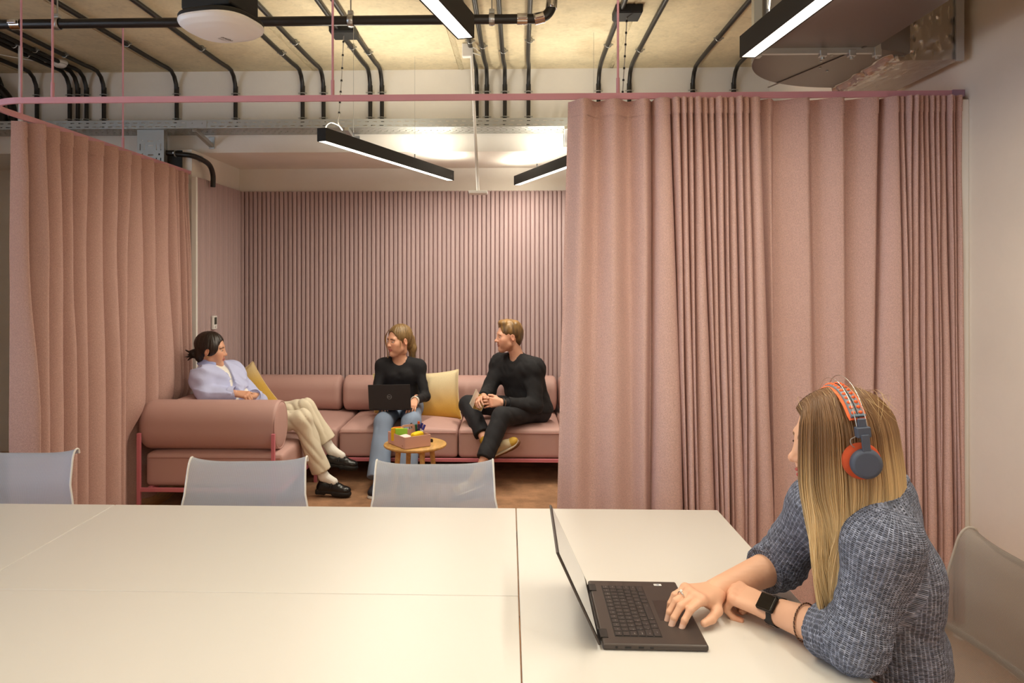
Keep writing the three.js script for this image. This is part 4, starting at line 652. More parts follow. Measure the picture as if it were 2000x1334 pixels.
function skinBody(J, o, hands, cells) {
  const F = new Field(); torso(F, J, o, -0.012); for (const s of ['L', 'R']) { arm(F, J, s, o.arm, 0); leg(F, J, s, o.leg, -0.012); }
  const nb = J.neck, hm = headMatrix(J.head); F.cap(nb, V(0, -0.045, -0.028).applyMatrix4(hm), o.neck * 1.06, o.neck, 0.03);
  const S = new THREE.Color(o.skin), parts = [F.mesh(cells[0], () => S)];
  parts.push(place(headField(o.face).mesh(cells[1], headColor(o.skin, o.lip, o.brow, o.face)), hm));
  for (const h of hands) parts.push(place(handGeo({ skin: o.skin, ...h }, cells[2]), handMatrix(h, h.left)));
  return mergeGeometries(parts);
}
function eyes(t, J, o) { const hm = headMatrix(J.head); for (const s of [-1, 1]) t.put('eye', eyeGeo(s, o.look ?? V(0, 0, 1), o.iris ?? '#4d3b28').applyMatrix4(hm), M.eye); }
const streak = (cols, f = 34) => { const A = new THREE.Color(cols[0]), B = new THREE.Color(cols[1]), c = new THREE.Color(); return (x, y, z) => { const a = Math.atan2(x, z + 0.02); return c.copy(A).lerp(B, clamp(0.5 + 0.55 * vnoise(a * f * 0.5, y * 9, x * 6) + 0.35 * vnoise(a * f * 1.4, y * 22, 4))); }; };
const strandNoise = amp => (d, x, y, z) => d + amp * vnoise(Math.atan2(x, z + 0.02) * 17, y * 12 + z * 14, x * 20);
// loose hairs as fine tubes; each path is a list of points
function strands(paths, r, colorAt, seg = 14) {
  const pos = [], nor = [], col = [], idx = [];
  paths.forEach(({ pts, w = 1, tone = 0 }) => {
    const cv = new THREE.CatmullRomCurve3(pts, false, 'centripetal'), b0 = pos.length / 3; let pv = null;
    for (let i = 0; i <= seg; i++) {
      const t = i / seg, p = cv.getPoint(t), d = cv.getTangent(t); let a = pv ? pv.clone().addScaledVector(d, -pv.dot(d)).normalize() : V(d.y, -d.x, 0.3).cross(d).normalize(); if (!(a.lengthSq() > 0.5)) a = V(1, 0, 0); pv = a; const b = d.clone().cross(a), c = colorAt(t, tone, p), rad = r * w * (t > 0.8 ? mix(1, 0.25, (t - 0.8) / 0.2) : 1);
      for (let k = 0; k < 4; k++) { const n = a.clone().multiplyScalar(Math.cos(k * Math.PI / 2)).addScaledVector(b, Math.sin(k * Math.PI / 2)); pos.push(p.x + n.x * rad, p.y + n.y * rad, p.z + n.z * rad); nor.push(n.x, n.y, n.z); col.push(c.r, c.g, c.b); }
      if (i) for (let k = 0; k < 4; k++) { const a0 = b0 + (i - 1) * 4 + k, a1 = b0 + (i - 1) * 4 + (k + 1) % 4; idx.push(a0, a1, a1 + 4, a0, a1 + 4, a0 + 4); }
    }
  });
  const g = new THREE.BufferGeometry(); g.setAttribute('position', new THREE.Float32BufferAttribute(pos, 3)); g.setAttribute('normal', new THREE.Float32BufferAttribute(nor, 3)); g.setAttribute('color', new THREE.Float32BufferAttribute(col, 3)); g.setIndex(idx); return g;
}
function shoe(t, ank, toe, o) {                                    // ank: ankle joint, toe: direction of the foot, o.up: out of the instep
  const z = toe.clone().normalize(), y = (o.up ?? V(0, 1, 0)).clone().addScaledVector(z, -(o.up ?? V(0, 1, 0)).dot(z)).normalize(), x = y.clone().cross(z), m = basis(ank.clone().addScaledVector(y, -(o.drop ?? 0.10)).addScaledVector(z, -0.055), x, y, z, o.s ?? 1);
  const [U, S] = shoeParts(o); const up = U.mesh(0.006, o.color), base = t.position;
  const s = mesh('shoe', up.applyMatrix4(m).translate(-base.x, -base.y, -base.z), o.mat, t); const sub = (n, g, mt) => mesh(n, g.applyMatrix4(m).translate(-base.x, -base.y, -base.z), mt, s);
  sub('sole', S.mesh(0.006), o.soleMat); return { s, sub };
}

// --- woman on the left, light blue shirt, cream trousers, black loafers
{
  const J = { hipR: P(-2.01, 0.545, 5.54), hipL: P(-2.0, 0.545, 5.72), kneeR: P(-1.545, 0.60, 5.50), kneeL: P(-1.585, 0.645, 5.71), ankR: P(-1.395, 0.16, 5.57), ankL: P(-1.375, 0.32, 5.735), neck: P(-2.255, 0.99, 5.62), shR: P(-2.285, 0.91, 5.47), shL: P(-2.165, 0.92, 5.77), elR: P(-2.23, 0.745, 5.44), elL: P(-1.985, 0.665, 5.85), wrR: P(-2.035, 0.775, 5.47), wrL: P(-1.955, 0.755, 5.65), head: { o: P(-2.262, 1.108, 5.60), fwd: V(0.985, -0.04, -0.10), up: V(-0.06, 1, 0.0), s: 1.07 } };
  J.elR = P(-2.235, 0.80, 5.415); J.wrR = P(-2.03, 0.80, 5.46);
  const t = makePerson('dark-haired woman in light blue shirt and cream trousers sitting cross-legged behind the sofa arm', P(-1.95, 0, 5.62));
  const o = { hip: 0.10, waist: 0.095, chest: 0.10, sh: 0.062, neck: 0.046, arm: [0.046, 0.038, 0.027], leg: [0.085, 0.06, 0.04], bust: 0.06, fwd: V(0.88, 0.15, 0.42).normalize(), skin: '#d9a487', lip: '#b56a60', brow: '#2b1c15', face: { smile: 1 } };
  const fist = [[1.0, 1.0, 0.6], [1.05, 1.05, 0.6], [1.1, 1.05, 0.6], [1.1, 1.0, 0.6]];
  t.put('body', skinBody(J, o, [{ o: J.wrR, dir: V(1, -0.12, 0.05), up: V(0.15, 0.85, 0.5), curl: fist, s: 1.04 }, { o: J.wrL, dir: V(-0.30, 0.0, 0.9), up: V(0, 1, 0.2), curl: fist, left: true, s: 1.0 }], [0.013, 0.0045, 0.005]), M.skin); eyes(t, J, { look: V(0.05, 0, 1) });
  const hm = headMatrix(J.head), H = new Field();
  H.ell(V(0, 0.044, -0.02), V(0.084, 0.092, 0.103), 0.01).ell(V(0, -0.02, 0.100), V(0.064, 0.098, 0.075), 0.012, null, true); for (const s of [-1, 1]) H.ell(V(s * 0.066, 0.018, 0.005), V(0.022, 0.055, 0.055), 0.02).ell(V(s * 0.086, -0.012, -0.006), V(0.016, 0.026, 0.017), 0.006, null, true);
  H.ell(V(0, -0.04, -0.072), V(0.058, 0.055, 0.042), 0.03); H.ell(V(0, -0.03, -0.124), V(0.034, 0.032, 0.030), 0.012); for (let k = 0; k < 9; k++) { const a = k * 0.7; H.cap(V(0, -0.035, -0.125), V(Math.cos(a) * 0.035, -0.035 + Math.sin(a) * 0.036 - 0.008, -0.145 - 0.018 * (k % 3)), 0.010, 0.004, 0.008); }
  H.post = strandNoise(0.003);
  t.put('hair', place(H.mesh(0.0045, streak(['#150f0c', '#33241a'])), hm), M.hair);
  t.put('earring', new THREE.TorusGeometry(0.007, 0.0018, 6, 16).rotateY(1.2).translate(-0.079, -0.043, -0.004).applyMatrix4(hm), std('#e3c98c', 0.25, { metalness: 0.9 }));
  // shirt
  const S = new Field(); torso(S, J, { ...o, hip: 0.112, waist: 0.115, chest: 0.112, sh: 0.072, bust: 0.05 }, 0.012); arm(S, J, 'R', [0.066, 0.064, 0.047], 0.004); arm(S, J, 'L', [0.066, 0.062, 0.047], 0.004);
  const hem = L3(J.hipL, J.hipR, 0.5), cs = cuts([cutAt(J.elR, J.wrR, 0.93, 0.10), cutAt(J.elL, J.wrL, 0.92, 0.09)]), nA = J.neck.clone().add(V(0.035, 0.02, 0.015)), nB = nA.clone().add(V(0.035, 0.12, 0.0));
  const op = new Field(); op.cap(V(0, -0.02, 0).add(J.neck), V(0, 0.12, 0).add(J.neck), 0.057, 0.075, 0.0); op.cap(J.neck.clone().addScaledVector(o.fwd, 0.07).add(V(0, 0.02, 0)), J.neck.clone().addScaledVector(o.fwd, 0.235).add(V(0, -0.21, 0)), 0.05, 0.012, 0.02);
  S.post = (d, x, y, z) => { d += 0.006 * vnoise(x * 16, y * 22, z * 16) + 0.022 * Math.pow(Math.abs(vnoise(x * 9 + y * 12, y * 8, z * 11 - y * 9)), 0.7) - 0.009; d = cs(d, x, y, z); d = Math.max(d, (hem.y - 0.06) - y); return Math.max(d, -op.at(x, y, z)); };
  M.shirt = std('#c2c9f0', 0.8); M.cream = std('#d6cbb5', 0.9); M.whiteCloth = std('#e9e6e0', 0.9);
  const sh = t.put('shirt', boneUV(S.mesh(0.008), [...limbBones(J), torsoBone(J)]), M.shirt);
  // collar and cuffs, the white T-shirt under it
  const ring = (c, ax, r, h, flare, gap, rot = 0, th = 0.004) => { const q = new THREE.Quaternion().setFromUnitVectors(V(0, 1, 0), ax.clone().normalize()); const g = grid(40, 6, (u, v) => { const a = rot + gap + u * (6.2832 - 2 * gap), rr_ = r + flare * v; const p = V(Math.sin(a) * rr_, h * v + 0.006 * Math.sin(a * 3), Math.cos(a) * rr_).applyQuaternion(q).add(c); return [p.x, p.y, p.z]; }); return g; };
  const sub = (n, g, m) => mesh(n, g.translate(-t.position.x, 0, -t.position.z), m, sh);
  sub('collar', ring(J.neck.clone().add(V(-0.008, 0.082, 0)), V(0.12, 1, 0.04), 0.060, -0.075, 0.046, 0.50, 1.20), std('#aab6ea', 0.8, { side: THREE.DoubleSide }));
  sub('cuff', ring(L3(J.elR, J.wrR, 0.78), J.wrR.clone().sub(J.elR), 0.055, 0.045, -0.003, 0.02), M.shirt); sub('cuff', ring(L3(J.elL, J.wrL, 0.78), J.wrL.clone().sub(J.elL), 0.053, 0.045, -0.003, 0.02), M.shirt);
  for (let k = 0; k < 3; k++) { const p = J.neck.clone().add(V(0.15 + 0.012 * k, -0.17 - 0.075 * k, 0.075)); sub('button', new THREE.SphereGeometry(0.006, 10, 8).scale(1, 1, 0.6).translate(p.x, p.y, p.z), M.whiteCloth); }
  const U = new Field(); torso(U, J, { ...o, bust: 0.05 }, 0.004); U.p = U.p.slice(); const opu = new Field().cap(V(0.01, 0.03, 0.005).add(J.neck), V(0.03, 0.12, 0.005).add(J.neck), 0.055, 0.07, 0); U.post = (d, x, y, z) => Math.max(d, -opu.at(x, y, z), (J.neck.y - 0.30) - y, y - J.neck.y - 0.045);
  t.put('undershirt', U.mesh(0.009), M.whiteCloth);
  // trousers with wide hems
  const Tr = new Field(); Tr.cap(J.hipR, J.hipL, 0.112, 0.112, 0.05); Tr.cap(J.hipR, J.kneeR, 0.094, 0.072, 0.04); Tr.cap(J.kneeR, J.ankR, 0.072, 0.074, 0.03); const T2 = new Field(); T2.cap(J.hipL, J.kneeL, 0.096, 0.074, 0.04); T2.cap(J.kneeL, J.ankL, 0.074, 0.078, 0.03);
  const c1 = cuts([cutAt(J.kneeR, J.ankR, 0.90, 0.2)]), c2 = cuts([cutAt(J.kneeL, J.ankL, 0.80, 0.2)]);
  const fold = (x, y, z) => 0.006 * vnoise(x * 13 + 5, y * 6, z * 20) - 0.018 * Math.pow(Math.abs(vnoise(x * 16 + y * 12, y * 3, z * 14)), 0.7) + 0.006;
  Tr.post = (d, x, y, z) => c1(d + fold(x, y, z), x, y, z); T2.post = (d, x, y, z) => c2(d + fold(x, y, z), x, y, z);
  t.put('trousers', mergeGeometries([boneUV(Tr.mesh(0.008), legBones(J)), boneUV(T2.mesh(0.008), legBones(J))]), M.cream);
  const loafM = std('#161414', 0.28), soleM = std('#0f0e0e', 0.5);
  for (const [s, toe, up] of [['R', V(1, -0.05, 0.10), V(0.05, 1, 0)], ['L', V(1, -0.10, 0.0), V(0.1, 1, 0)]]) {
    const a = J['ank' + s]; const K = new Field(); K.cap(L3(J['knee' + s], a, 0.6), a, 0.045, 0.037, 0.01).cap(a, a.clone().addScaledVector(toe.clone().normalize(), 0.08).add(V(0, -0.035, 0)), 0.037, 0.030, 0.02); t.put('sock', K.mesh(0.007), M.whiteCloth);
    const { sub: sb } = shoe(t, a, toe, { up, mat: loafM, soleMat: soleM, sole: 0.042, heel: true, len: 0.275, s: 1.0, drop: 0.135 });
    sb('strap', tube([V(-0.042, 0.062, 0.125), V(-0.03, 0.088, 0.128), V(0, 0.097, 0.13), V(0.03, 0.088, 0.128), V(0.042, 0.062, 0.125)], 0.007, 16, 8), loafM); for (const k of [-1, 1]) sb('tassel', tube([V(0, 0.098, 0.13), V(k * 0.010, 0.098, 0.15), V(k * 0.016, 0.09, 0.172)], 0.006, 8, 8), loafM);
  }
}
// --- woman with the laptop on her knees
{
  const J = { hipR: P(-1.0, 0.545, 6.40), hipL: P(-0.845, 0.545, 6.40), kneeR: P(-1.0, 0.50, 5.93), kneeL: P(-0.775, 0.505, 5.92), ankR: P(-1.005, 0.10, 5.70), ankL: P(-0.80, 0.10, 5.72), neck: P(-0.93, 0.965, 6.36), shR: P(-1.085, 0.905, 6.36), shL: P(-0.765, 0.90, 6.34), elR: P(-1.125, 0.67, 6.27), elL: P(-0.705, 0.655, 6.27), wrR: P(-1.04, 0.665, 6.085), wrL: P(-0.765, 0.655, 6.055), head: { o: P(-0.935, 1.122, 6.31), fwd: V(-0.74, -0.05, 0.70), up: V(0.02, 1, 0), s: 1.07 } };
  const t = makePerson('woman with fair ponytail, black top and blue jeans typing on a laptop on her knees', P(-0.92, 0, 6.2));
  const o = { hip: 0.098, waist: 0.083, chest: 0.088, sh: 0.050, neck: 0.040, arm: [0.040, 0.034, 0.026], leg: [0.08, 0.058, 0.04], bust: 0.05, fwd: V(0, 0.1, 1).normalize(), skin: '#d8a184', lip: '#b7675c', brow: '#4a3422', face: {} };
  const ty = [[0.35, 0.6, 0.4], [0.35, 0.6, 0.4], [0.4, 0.6, 0.4], [0.4, 0.6, 0.4]];
  t.put('body', skinBody(J, o, [{ o: J.wrR, dir: V(0.25, -0.2, 1), up: V(0, 1, 0.2), curl: ty }, { o: J.wrL, dir: V(-0.12, -0.35, 1), up: V(0.2, 1, 0.3), curl: ty, left: true }], [0.012, 0.0042, 0.0045]), M.skin); eyes(t, J, { look: V(-0.35, 0, 1), iris: '#46596a' });
  const hm = headMatrix(J.head), H = new Field();
  H.ell(V(0, 0.044, -0.02), V(0.083, 0.093, 0.103), 0.01).ell(V(0, -0.018, 0.096), V(0.068, 0.104, 0.078), 0.012, null, true); for (const s of [-1, 1]) H.ell(V(s * 0.086, -0.008, -0.004), V(0.02, 0.036, 0.026), 0.006, null, true);
  H.ell(V(0, -0.02, -0.085), V(0.05, 0.06, 0.03), 0.03); H.cap(V(0, 0.01, -0.12), V(0.005, -0.07, -0.128), 0.032, 0.034, 0.02); H.cap(V(0.005, -0.07, -0.128), V(0.01, -0.17, -0.115), 0.034, 0.022, 0.02); H.cap(V(0.01, -0.17, -0.115), V(0.02, -0.22, -0.10), 0.022, 0.008, 0.02); H.post = strandNoise(0.0035);
  t.put('hair', place(H.mesh(0.0042, streak(['#4d3920', '#8f7146'])), hm), M.hair);
  t.put('loose_strand', strands([0, 1, 2, 3, 4, 5].map(k => ({ pts: [V(-0.055, 0.10, 0.05), V(-0.075, 0.03, 0.07 + k * 0.002), V(-0.072 - 0.002 * k, -0.08, 0.06), V(-0.07, -0.17 - 0.01 * k, 0.055 + 0.003 * k)] })).concat([0, 1, 2, 3].map(k => ({ pts: [V(0.06, 0.09, 0.04), V(0.078, 0.03, 0.045), V(0.079, -0.03 - 0.01 * k, 0.035 + 0.003 * k)] }))), 0.0014, () => new THREE.Color('#8d6a3c')).applyMatrix4(hm), M.hair);
  M.blackKnit = std('#15141a', 0.85, { map: T.linen }); M.jeans = std('#8292ab', 0.85);
  const S = new Field(); torso(S, J, o, 0.004); for (const s of ['L', 'R']) arm(S, J, s, [0.043, 0.038, 0.031], 0.003, 0.035, 0.99);
  const cs = cuts([cutAt(J.elR, J.wrR, 0.93, 0.08), cutAt(J.elL, J.wrL, 0.93, 0.08)]), op = new Field().cap(J.neck.clone().add(V(0, 0.0, 0.012)), J.neck.clone().add(V(0, 0.12, 0.0)), 0.066, 0.085, 0.0).sph(J.neck.clone().add(V(0, 0.01, 0.055)), 0.055, 0.02);
  S.post = (d, x, y, z) => Math.max(cs(d + 0.003 * vnoise(x * 26, y * 30, z * 26), x, y, z), 0.60 - y, -op.at(x, y, z)); t.put('top', boneUV(S.mesh(0.0075), [...limbBones(J), torsoBone(J)]), M.blackKnit);
  const Tr = new Field(); Tr.cap(J.hipR, J.hipL, 0.108, 0.108, 0.05); Tr.cap(L3(J.hipR, J.hipL, 0.5), L3(J.hipR, J.hipL, 0.5).add(V(0, 0.09, 0)), 0.11, 0.10, 0.05); for (const s of ['L', 'R']) leg(Tr, J, s, [0.088, 0.070, 0.085], 0.004);
  const cl = cuts([cutAt(J.kneeR, J.ankR, 0.97, 0.13), cutAt(J.kneeL, J.ankL, 0.97, 0.13)]); Tr.post = (d, x, y, z) => cl(d + 0.005 * vnoise(x * 15, y * 8, z * 15) - 0.006 * Math.abs(vnoise(x * 20, y * 7 + z * 12, z * 18)), x, y, z); t.put('jeans', boneUV(Tr.mesh(0.008), legBones(J)), M.jeans);
  for (const s of ['L', 'R']) shoe(t, J['ank' + s], V(s === 'L' ? 0.12 : -0.08, 0, 1), { mat: std('#20202b', 0.5), soleMat: std('#d8d4cc', 0.6), len: 0.25, drop: 0.10 });
  // bracelets on her wrist
  const q = new THREE.Quaternion().setFromUnitVectors(V(0, 0, 1), J.wrL.clone().sub(J.elL).normalize());
  for (const [f, c, l] of [[0.955, '#e6e3dc', 'pale bracelet nearer the hand on the wrist of the woman in jeans'], [0.90, '#cfc7bb', 'silvery bracelet nearer the black sleeve on the wrist of the woman in jeans']]) { const b = thing('bracelet', l, 'bracelet', L3(J.elL, J.wrL, f + 0.06)); const r = mesh('band', new THREE.TorusGeometry(0.033, 0.0042, 8, 30), std(c, 0.35, { metalness: 0.3 }), b); r.quaternion.copy(q); }
}
// --- man in black
{
  const J = { hipL: P(0.245, 0.545, 6.24), hipR: P(0.13, 0.545, 6.40), kneeL: P(-0.055, 0.555, 5.90), kneeR: P(-0.335, 0.595, 6.22), ankL: P(-0.24, 0.145, 5.62), ankR: P(-0.155, 0.315, 5.86), neck: P(0.075, 0.985, 6.32), shL: P(0.215, 0.905, 6.20), shR: P(-0.075, 0.915, 6.44), elL: P(0.215, 0.61, 6.08), elR: P(-0.17, 0.70, 6.30), wrL: P(-0.045, 0.655, 5.97), wrR: P(-0.205, 0.685, 6.07), head: { o: P(0.0, 1.165, 6.28), fwd: V(-0.955, -0.05, 0.30), up: V(0.03, 1, 0.02), s: 1.07 } };
  const t = makePerson('man with short fair hair, black clothes and mustard socks sitting with a small booklet', P(0.05, 0, 6.15));
  const o = { hip: 0.108, waist: 0.108, chest: 0.112, sh: 0.066, neck: 0.054, arm: [0.052, 0.043, 0.031], leg: [0.088, 0.064, 0.045], fwd: V(-0.62, 0.1, 0.78).normalize(), cw: 0.075, ww: 0.055, skin: '#dba489', lip: '#b8705f', brow: '#7a5030', face: { male: true, brow: 0.6, stubble: 0.22 } };
  t.put('body', skinBody(J, o, [{ o: J.wrL, dir: V(-1, 0.05, 0.12), up: V(0.1, 0.35, 1), curl: [[0.25, 0.35, 0.2], [0.3, 0.4, 0.25], [0.35, 0.45, 0.3], [0.4, 0.5, 0.3]], left: true, thumb: [V(0.85, -0.2, 0.35), V(0.95, -0.15, 0.1)], s: 1.12 }, { o: J.wrR, dir: V(-0.35, 0.0, 0.9), up: V(-0.6, 0.8, 0.1), curl: [[0.5, 0.6, 0.4], [0.5, 0.6, 0.4], [0.5, 0.7, 0.4], [0.5, 0.7, 0.4]], s: 1.1 }], [0.012, 0.0042, 0.0045]), M.skin); eyes(t, J, { look: V(0, -0.1, 1), iris: '#4a5a66' });
  const hm = headMatrix(J.head), H = new Field();
  H.ell(V(0, 0.046, -0.02), V(0.081, 0.088, 0.101), 0.01); H.ell(V(0, 0.112, 0.034), V(0.052, 0.026, 0.046), 0.025); H.ell(V(0, -0.012, -0.072), V(0.062, 0.07, 0.042), 0.03); H.ell(V(0, -0.03, 0.105), V(0.075, 0.118, 0.080), 0.008, null, true); for (const s of [-1, 1]) H.ell(V(s * 0.084, -0.02, 0.0), V(0.022, 0.04, 0.028), 0.008, null, true); H.post = (d, x, y, z) => Math.max(d + 0.0045 * vnoise(x * 60, y * 20 + z * 30, z * 50), -0.075 - y);
  t.put('hair', place(H.mesh(0.0042, (x, y, z) => { const c = new THREE.Color('#57422a').lerp(new THREE.Color('#96713f'), clamp(0.15 + 6 * (y - 0.02) + 0.5 * vnoise(x * 50, y * 20, z * 60))); return c; }), hm), M.hair);
  const S = new Field(); torso(S, J, o, 0.016); for (const s of ['L', 'R']) arm(S, J, s, [0.062, 0.056, 0.040], 0.006);
  const cs = cuts([cutAt(J.elR, J.wrR, 0.95, 0.08), cutAt(J.elL, J.wrL, 0.84, 0.09)]), op = new Field().cap(J.neck.clone().add(V(-0.01, 0.03, 0.01)), J.neck.clone().add(V(-0.03, 0.14, 0.015)), 0.066, 0.085, 0).sph(J.neck.clone().add(V(-0.045, 0.015, 0.055)), 0.046, 0.02);
  S.post = (d, x, y, z) => Math.max(cs(d + 0.006 * vnoise(x * 14, y * 18, z * 14) - 0.006 * Math.abs(vnoise(x * 22 + y * 14, y * 12, z * 22)), x, y, z), 0.535 - y, -op.at(x, y, z)); M.blackSweat = std('#17161a', 0.88, { map: T.linen }); M.blackTrouser = std('#1b1b21', 0.82, { map: T.linen });
  t.put('sweater', boneUV(S.mesh(0.0075), [...limbBones(J), torsoBone(J)]), M.blackSweat);
  const ws = new Field().cap(J.elL, J.wrL, 0.048, 0.0375, 0.01); const cc = cutAt(J.elL, J.wrL, 0.95, 0.2); ws.post = (d, x, y, z) => Math.max(d, (x - cc.p.x) * cc.d.x + (y - cc.p.y) * cc.d.y + (z - cc.p.z) * cc.d.z, -((x - L3(J.elL, J.wrL, 0.6).x) * cc.d.x + (y - L3(J.elL, J.wrL, 0.6).y) * cc.d.y + (z - L3(J.elL, J.wrL, 0.6).z) * cc.d.z)); t.put('cuff', ws.mesh(0.006), M.blackKnit);
  const Tr = new Field(); Tr.cap(J.hipR, J.hipL, 0.115, 0.115, 0.05); leg(Tr, J, 'L', [0.095, 0.072, 0.060], 0.002); const T2 = new Field(); leg(T2, J, 'R', [0.095, 0.072, 0.060], 0.002); const fd = (d, x, y, z) => d + 0.004 * vnoise(x * 15, y * 10, z * 15) - 0.005 * Math.abs(vnoise(x * 20 + y * 12, y * 9, z * 20));
  const ca = cuts([cutAt(J.kneeL, J.ankL, 0.70, 0.2)]), cb = cuts([cutAt(J.kneeR, J.ankR, 0.70, 0.2)]); Tr.post = (d, x, y, z) => ca(fd(d, x, y, z), x, y, z); T2.post = (d, x, y, z) => cb(fd(d, x, y, z), x, y, z);
  t.put('trousers', mergeGeometries([boneUV(Tr.mesh(0.008), legBones(J)), boneUV(T2.mesh(0.008), legBones(J))]), M.blackTrouser);
  const sockM = std('#b48a1e', 0.9, { map: T.linen });
  const sneaker = (s, toe, up, a) => {
    const K = new Field(); const kn = J['knee' + s]; K.cap(L3(kn, a, 0.76), a, 0.046, 0.042, 0.01).cap(a, a.clone().addScaledVector(toe.clone().normalize(), 0.07).addScaledVector(up, -0.03), 0.042, 0.034, 0.02); K.post = cuts([{ p: L3(kn, a, 0.80), d: kn.clone().sub(a).normalize(), R: 0.07 }]); t.put('sock', K.mesh(0.006), sockM);
    const C1 = new THREE.Color('#cdbb97'), C2 = new THREE.Color('#b8902e'), C3 = new THREE.Color('#e8e2d2');
    const { sub } = shoe(t, a, toe, { up, mat: std('#ffffff', 0.7, { vertexColors: true }), soleMat: std('#6e4526', 0.7), len: 0.295, drop: 0.10, sole: 0.034, high: true, color: (x, y, z) => y < 0.045 && z < 0.2 ? C3 : z > 0.235 && y > 0.04 ? C2 : z < 0.06 ? C2 : C1 });
    for (let k = 0; k < 5; k++) sub('lace', tube([V(-0.026, 0.098 - 0.006 * k, 0.105 + 0.022 * k), V(0, 0.108 - 0.007 * k, 0.112 + 0.022 * k), V(0.026, 0.098 - 0.006 * k, 0.105 + 0.022 * k)], 0.0042, 10, 6), std('#2c6d78', 0.7));
    sub('midsole', tube([V(-0.045, 0.034, 0.19), V(-0.038, 0.036, 0.08), V(-0.03, 0.036, 0.01), V(0, 0.036, -0.005), V(0.03, 0.036, 0.01), V(0.038, 0.036, 0.08), V(0.045, 0.034, 0.19), V(0.036, 0.033, 0.255), V(0, 0.032, 0.283), V(-0.036, 0.033, 0.255)], 0.008, 60, 8, true), std('#e2dccb', 0.7));
  };
  sneaker('R', V(0.82, 0.50, 0.25), V(-0.48, 0.72, 0.42).normalize(), J.ankR.clone()); sneaker('L', V(-0.75, -0.08, 0.65), V(0, 1, 0.1), J.ankL.clone());
  // wrist watch and booklet
  const dir = J.wrL.clone().sub(J.elL).normalize(), w = thing('wristwatch', 'dark round wristwatch on the wrist of the man in black', 'watch', L3(J.elL, J.wrL, 1.0)); w.quaternion.setFromUnitVectors(V(1, 0, 0), dir);
  mesh('strap', new THREE.TorusGeometry(0.035, 0.006, 8, 30).scale(1, 1, 1.6).rotateY(Math.PI / 2), std('#1a1a1c', 0.5), w); mesh('case', cyl(0.021, 0.012).rotateX(1.45).translate(0, 0.006, 0.040), std('#8b8d92', 0.3, { metalness: 0.8 }), w); mesh('dial', cyl(0.0155, 0.003).rotateX(1.45).translate(0, 0.0067, 0.0467), std('#d9d6d0', 0.4), w);
  const bk = thing('booklet', 'small folded booklet with ochre cover held open by the man in black', 'booklet', P(-0.262, 0.665, 5.99)); bk.rotation.set(-0.5, 0.35, -0.55, 'YXZ');
  const leaf = (a, n, m) => mesh(n, grid(10, 8, (u, v) => { const x = u * 0.075, z = Math.sin(u * 2.2) * 0.008; return [x * Math.cos(a) - z * Math.sin(a), (v - 0.5) * 0.14, x * Math.sin(a) + z * Math.cos(a)]; }), m, bk);
  M.page = std('#f2eee4', 0.8, { side: THREE.DoubleSide }); M.cover = std('#8a6a2a', 0.7, { side: THREE.DoubleSide }); leaf(0.32, 'cover', M.cover); leaf(0.22, 'page', M.page); leaf(2.15, 'page', M.page); leaf(2.05, 'page', M.page);
  for (let k = 0; k < 4; k++) mesh('print_line', rbox(0.042 - 0.008 * (k % 2), 0.0025, 0.0006, 0.0002, 1, 0.03, 0.03 - k * 0.012, 0).rotateY(-0.32).translate(0, 0, 0.0115), std('#2d2410', 0.8), bk);
}

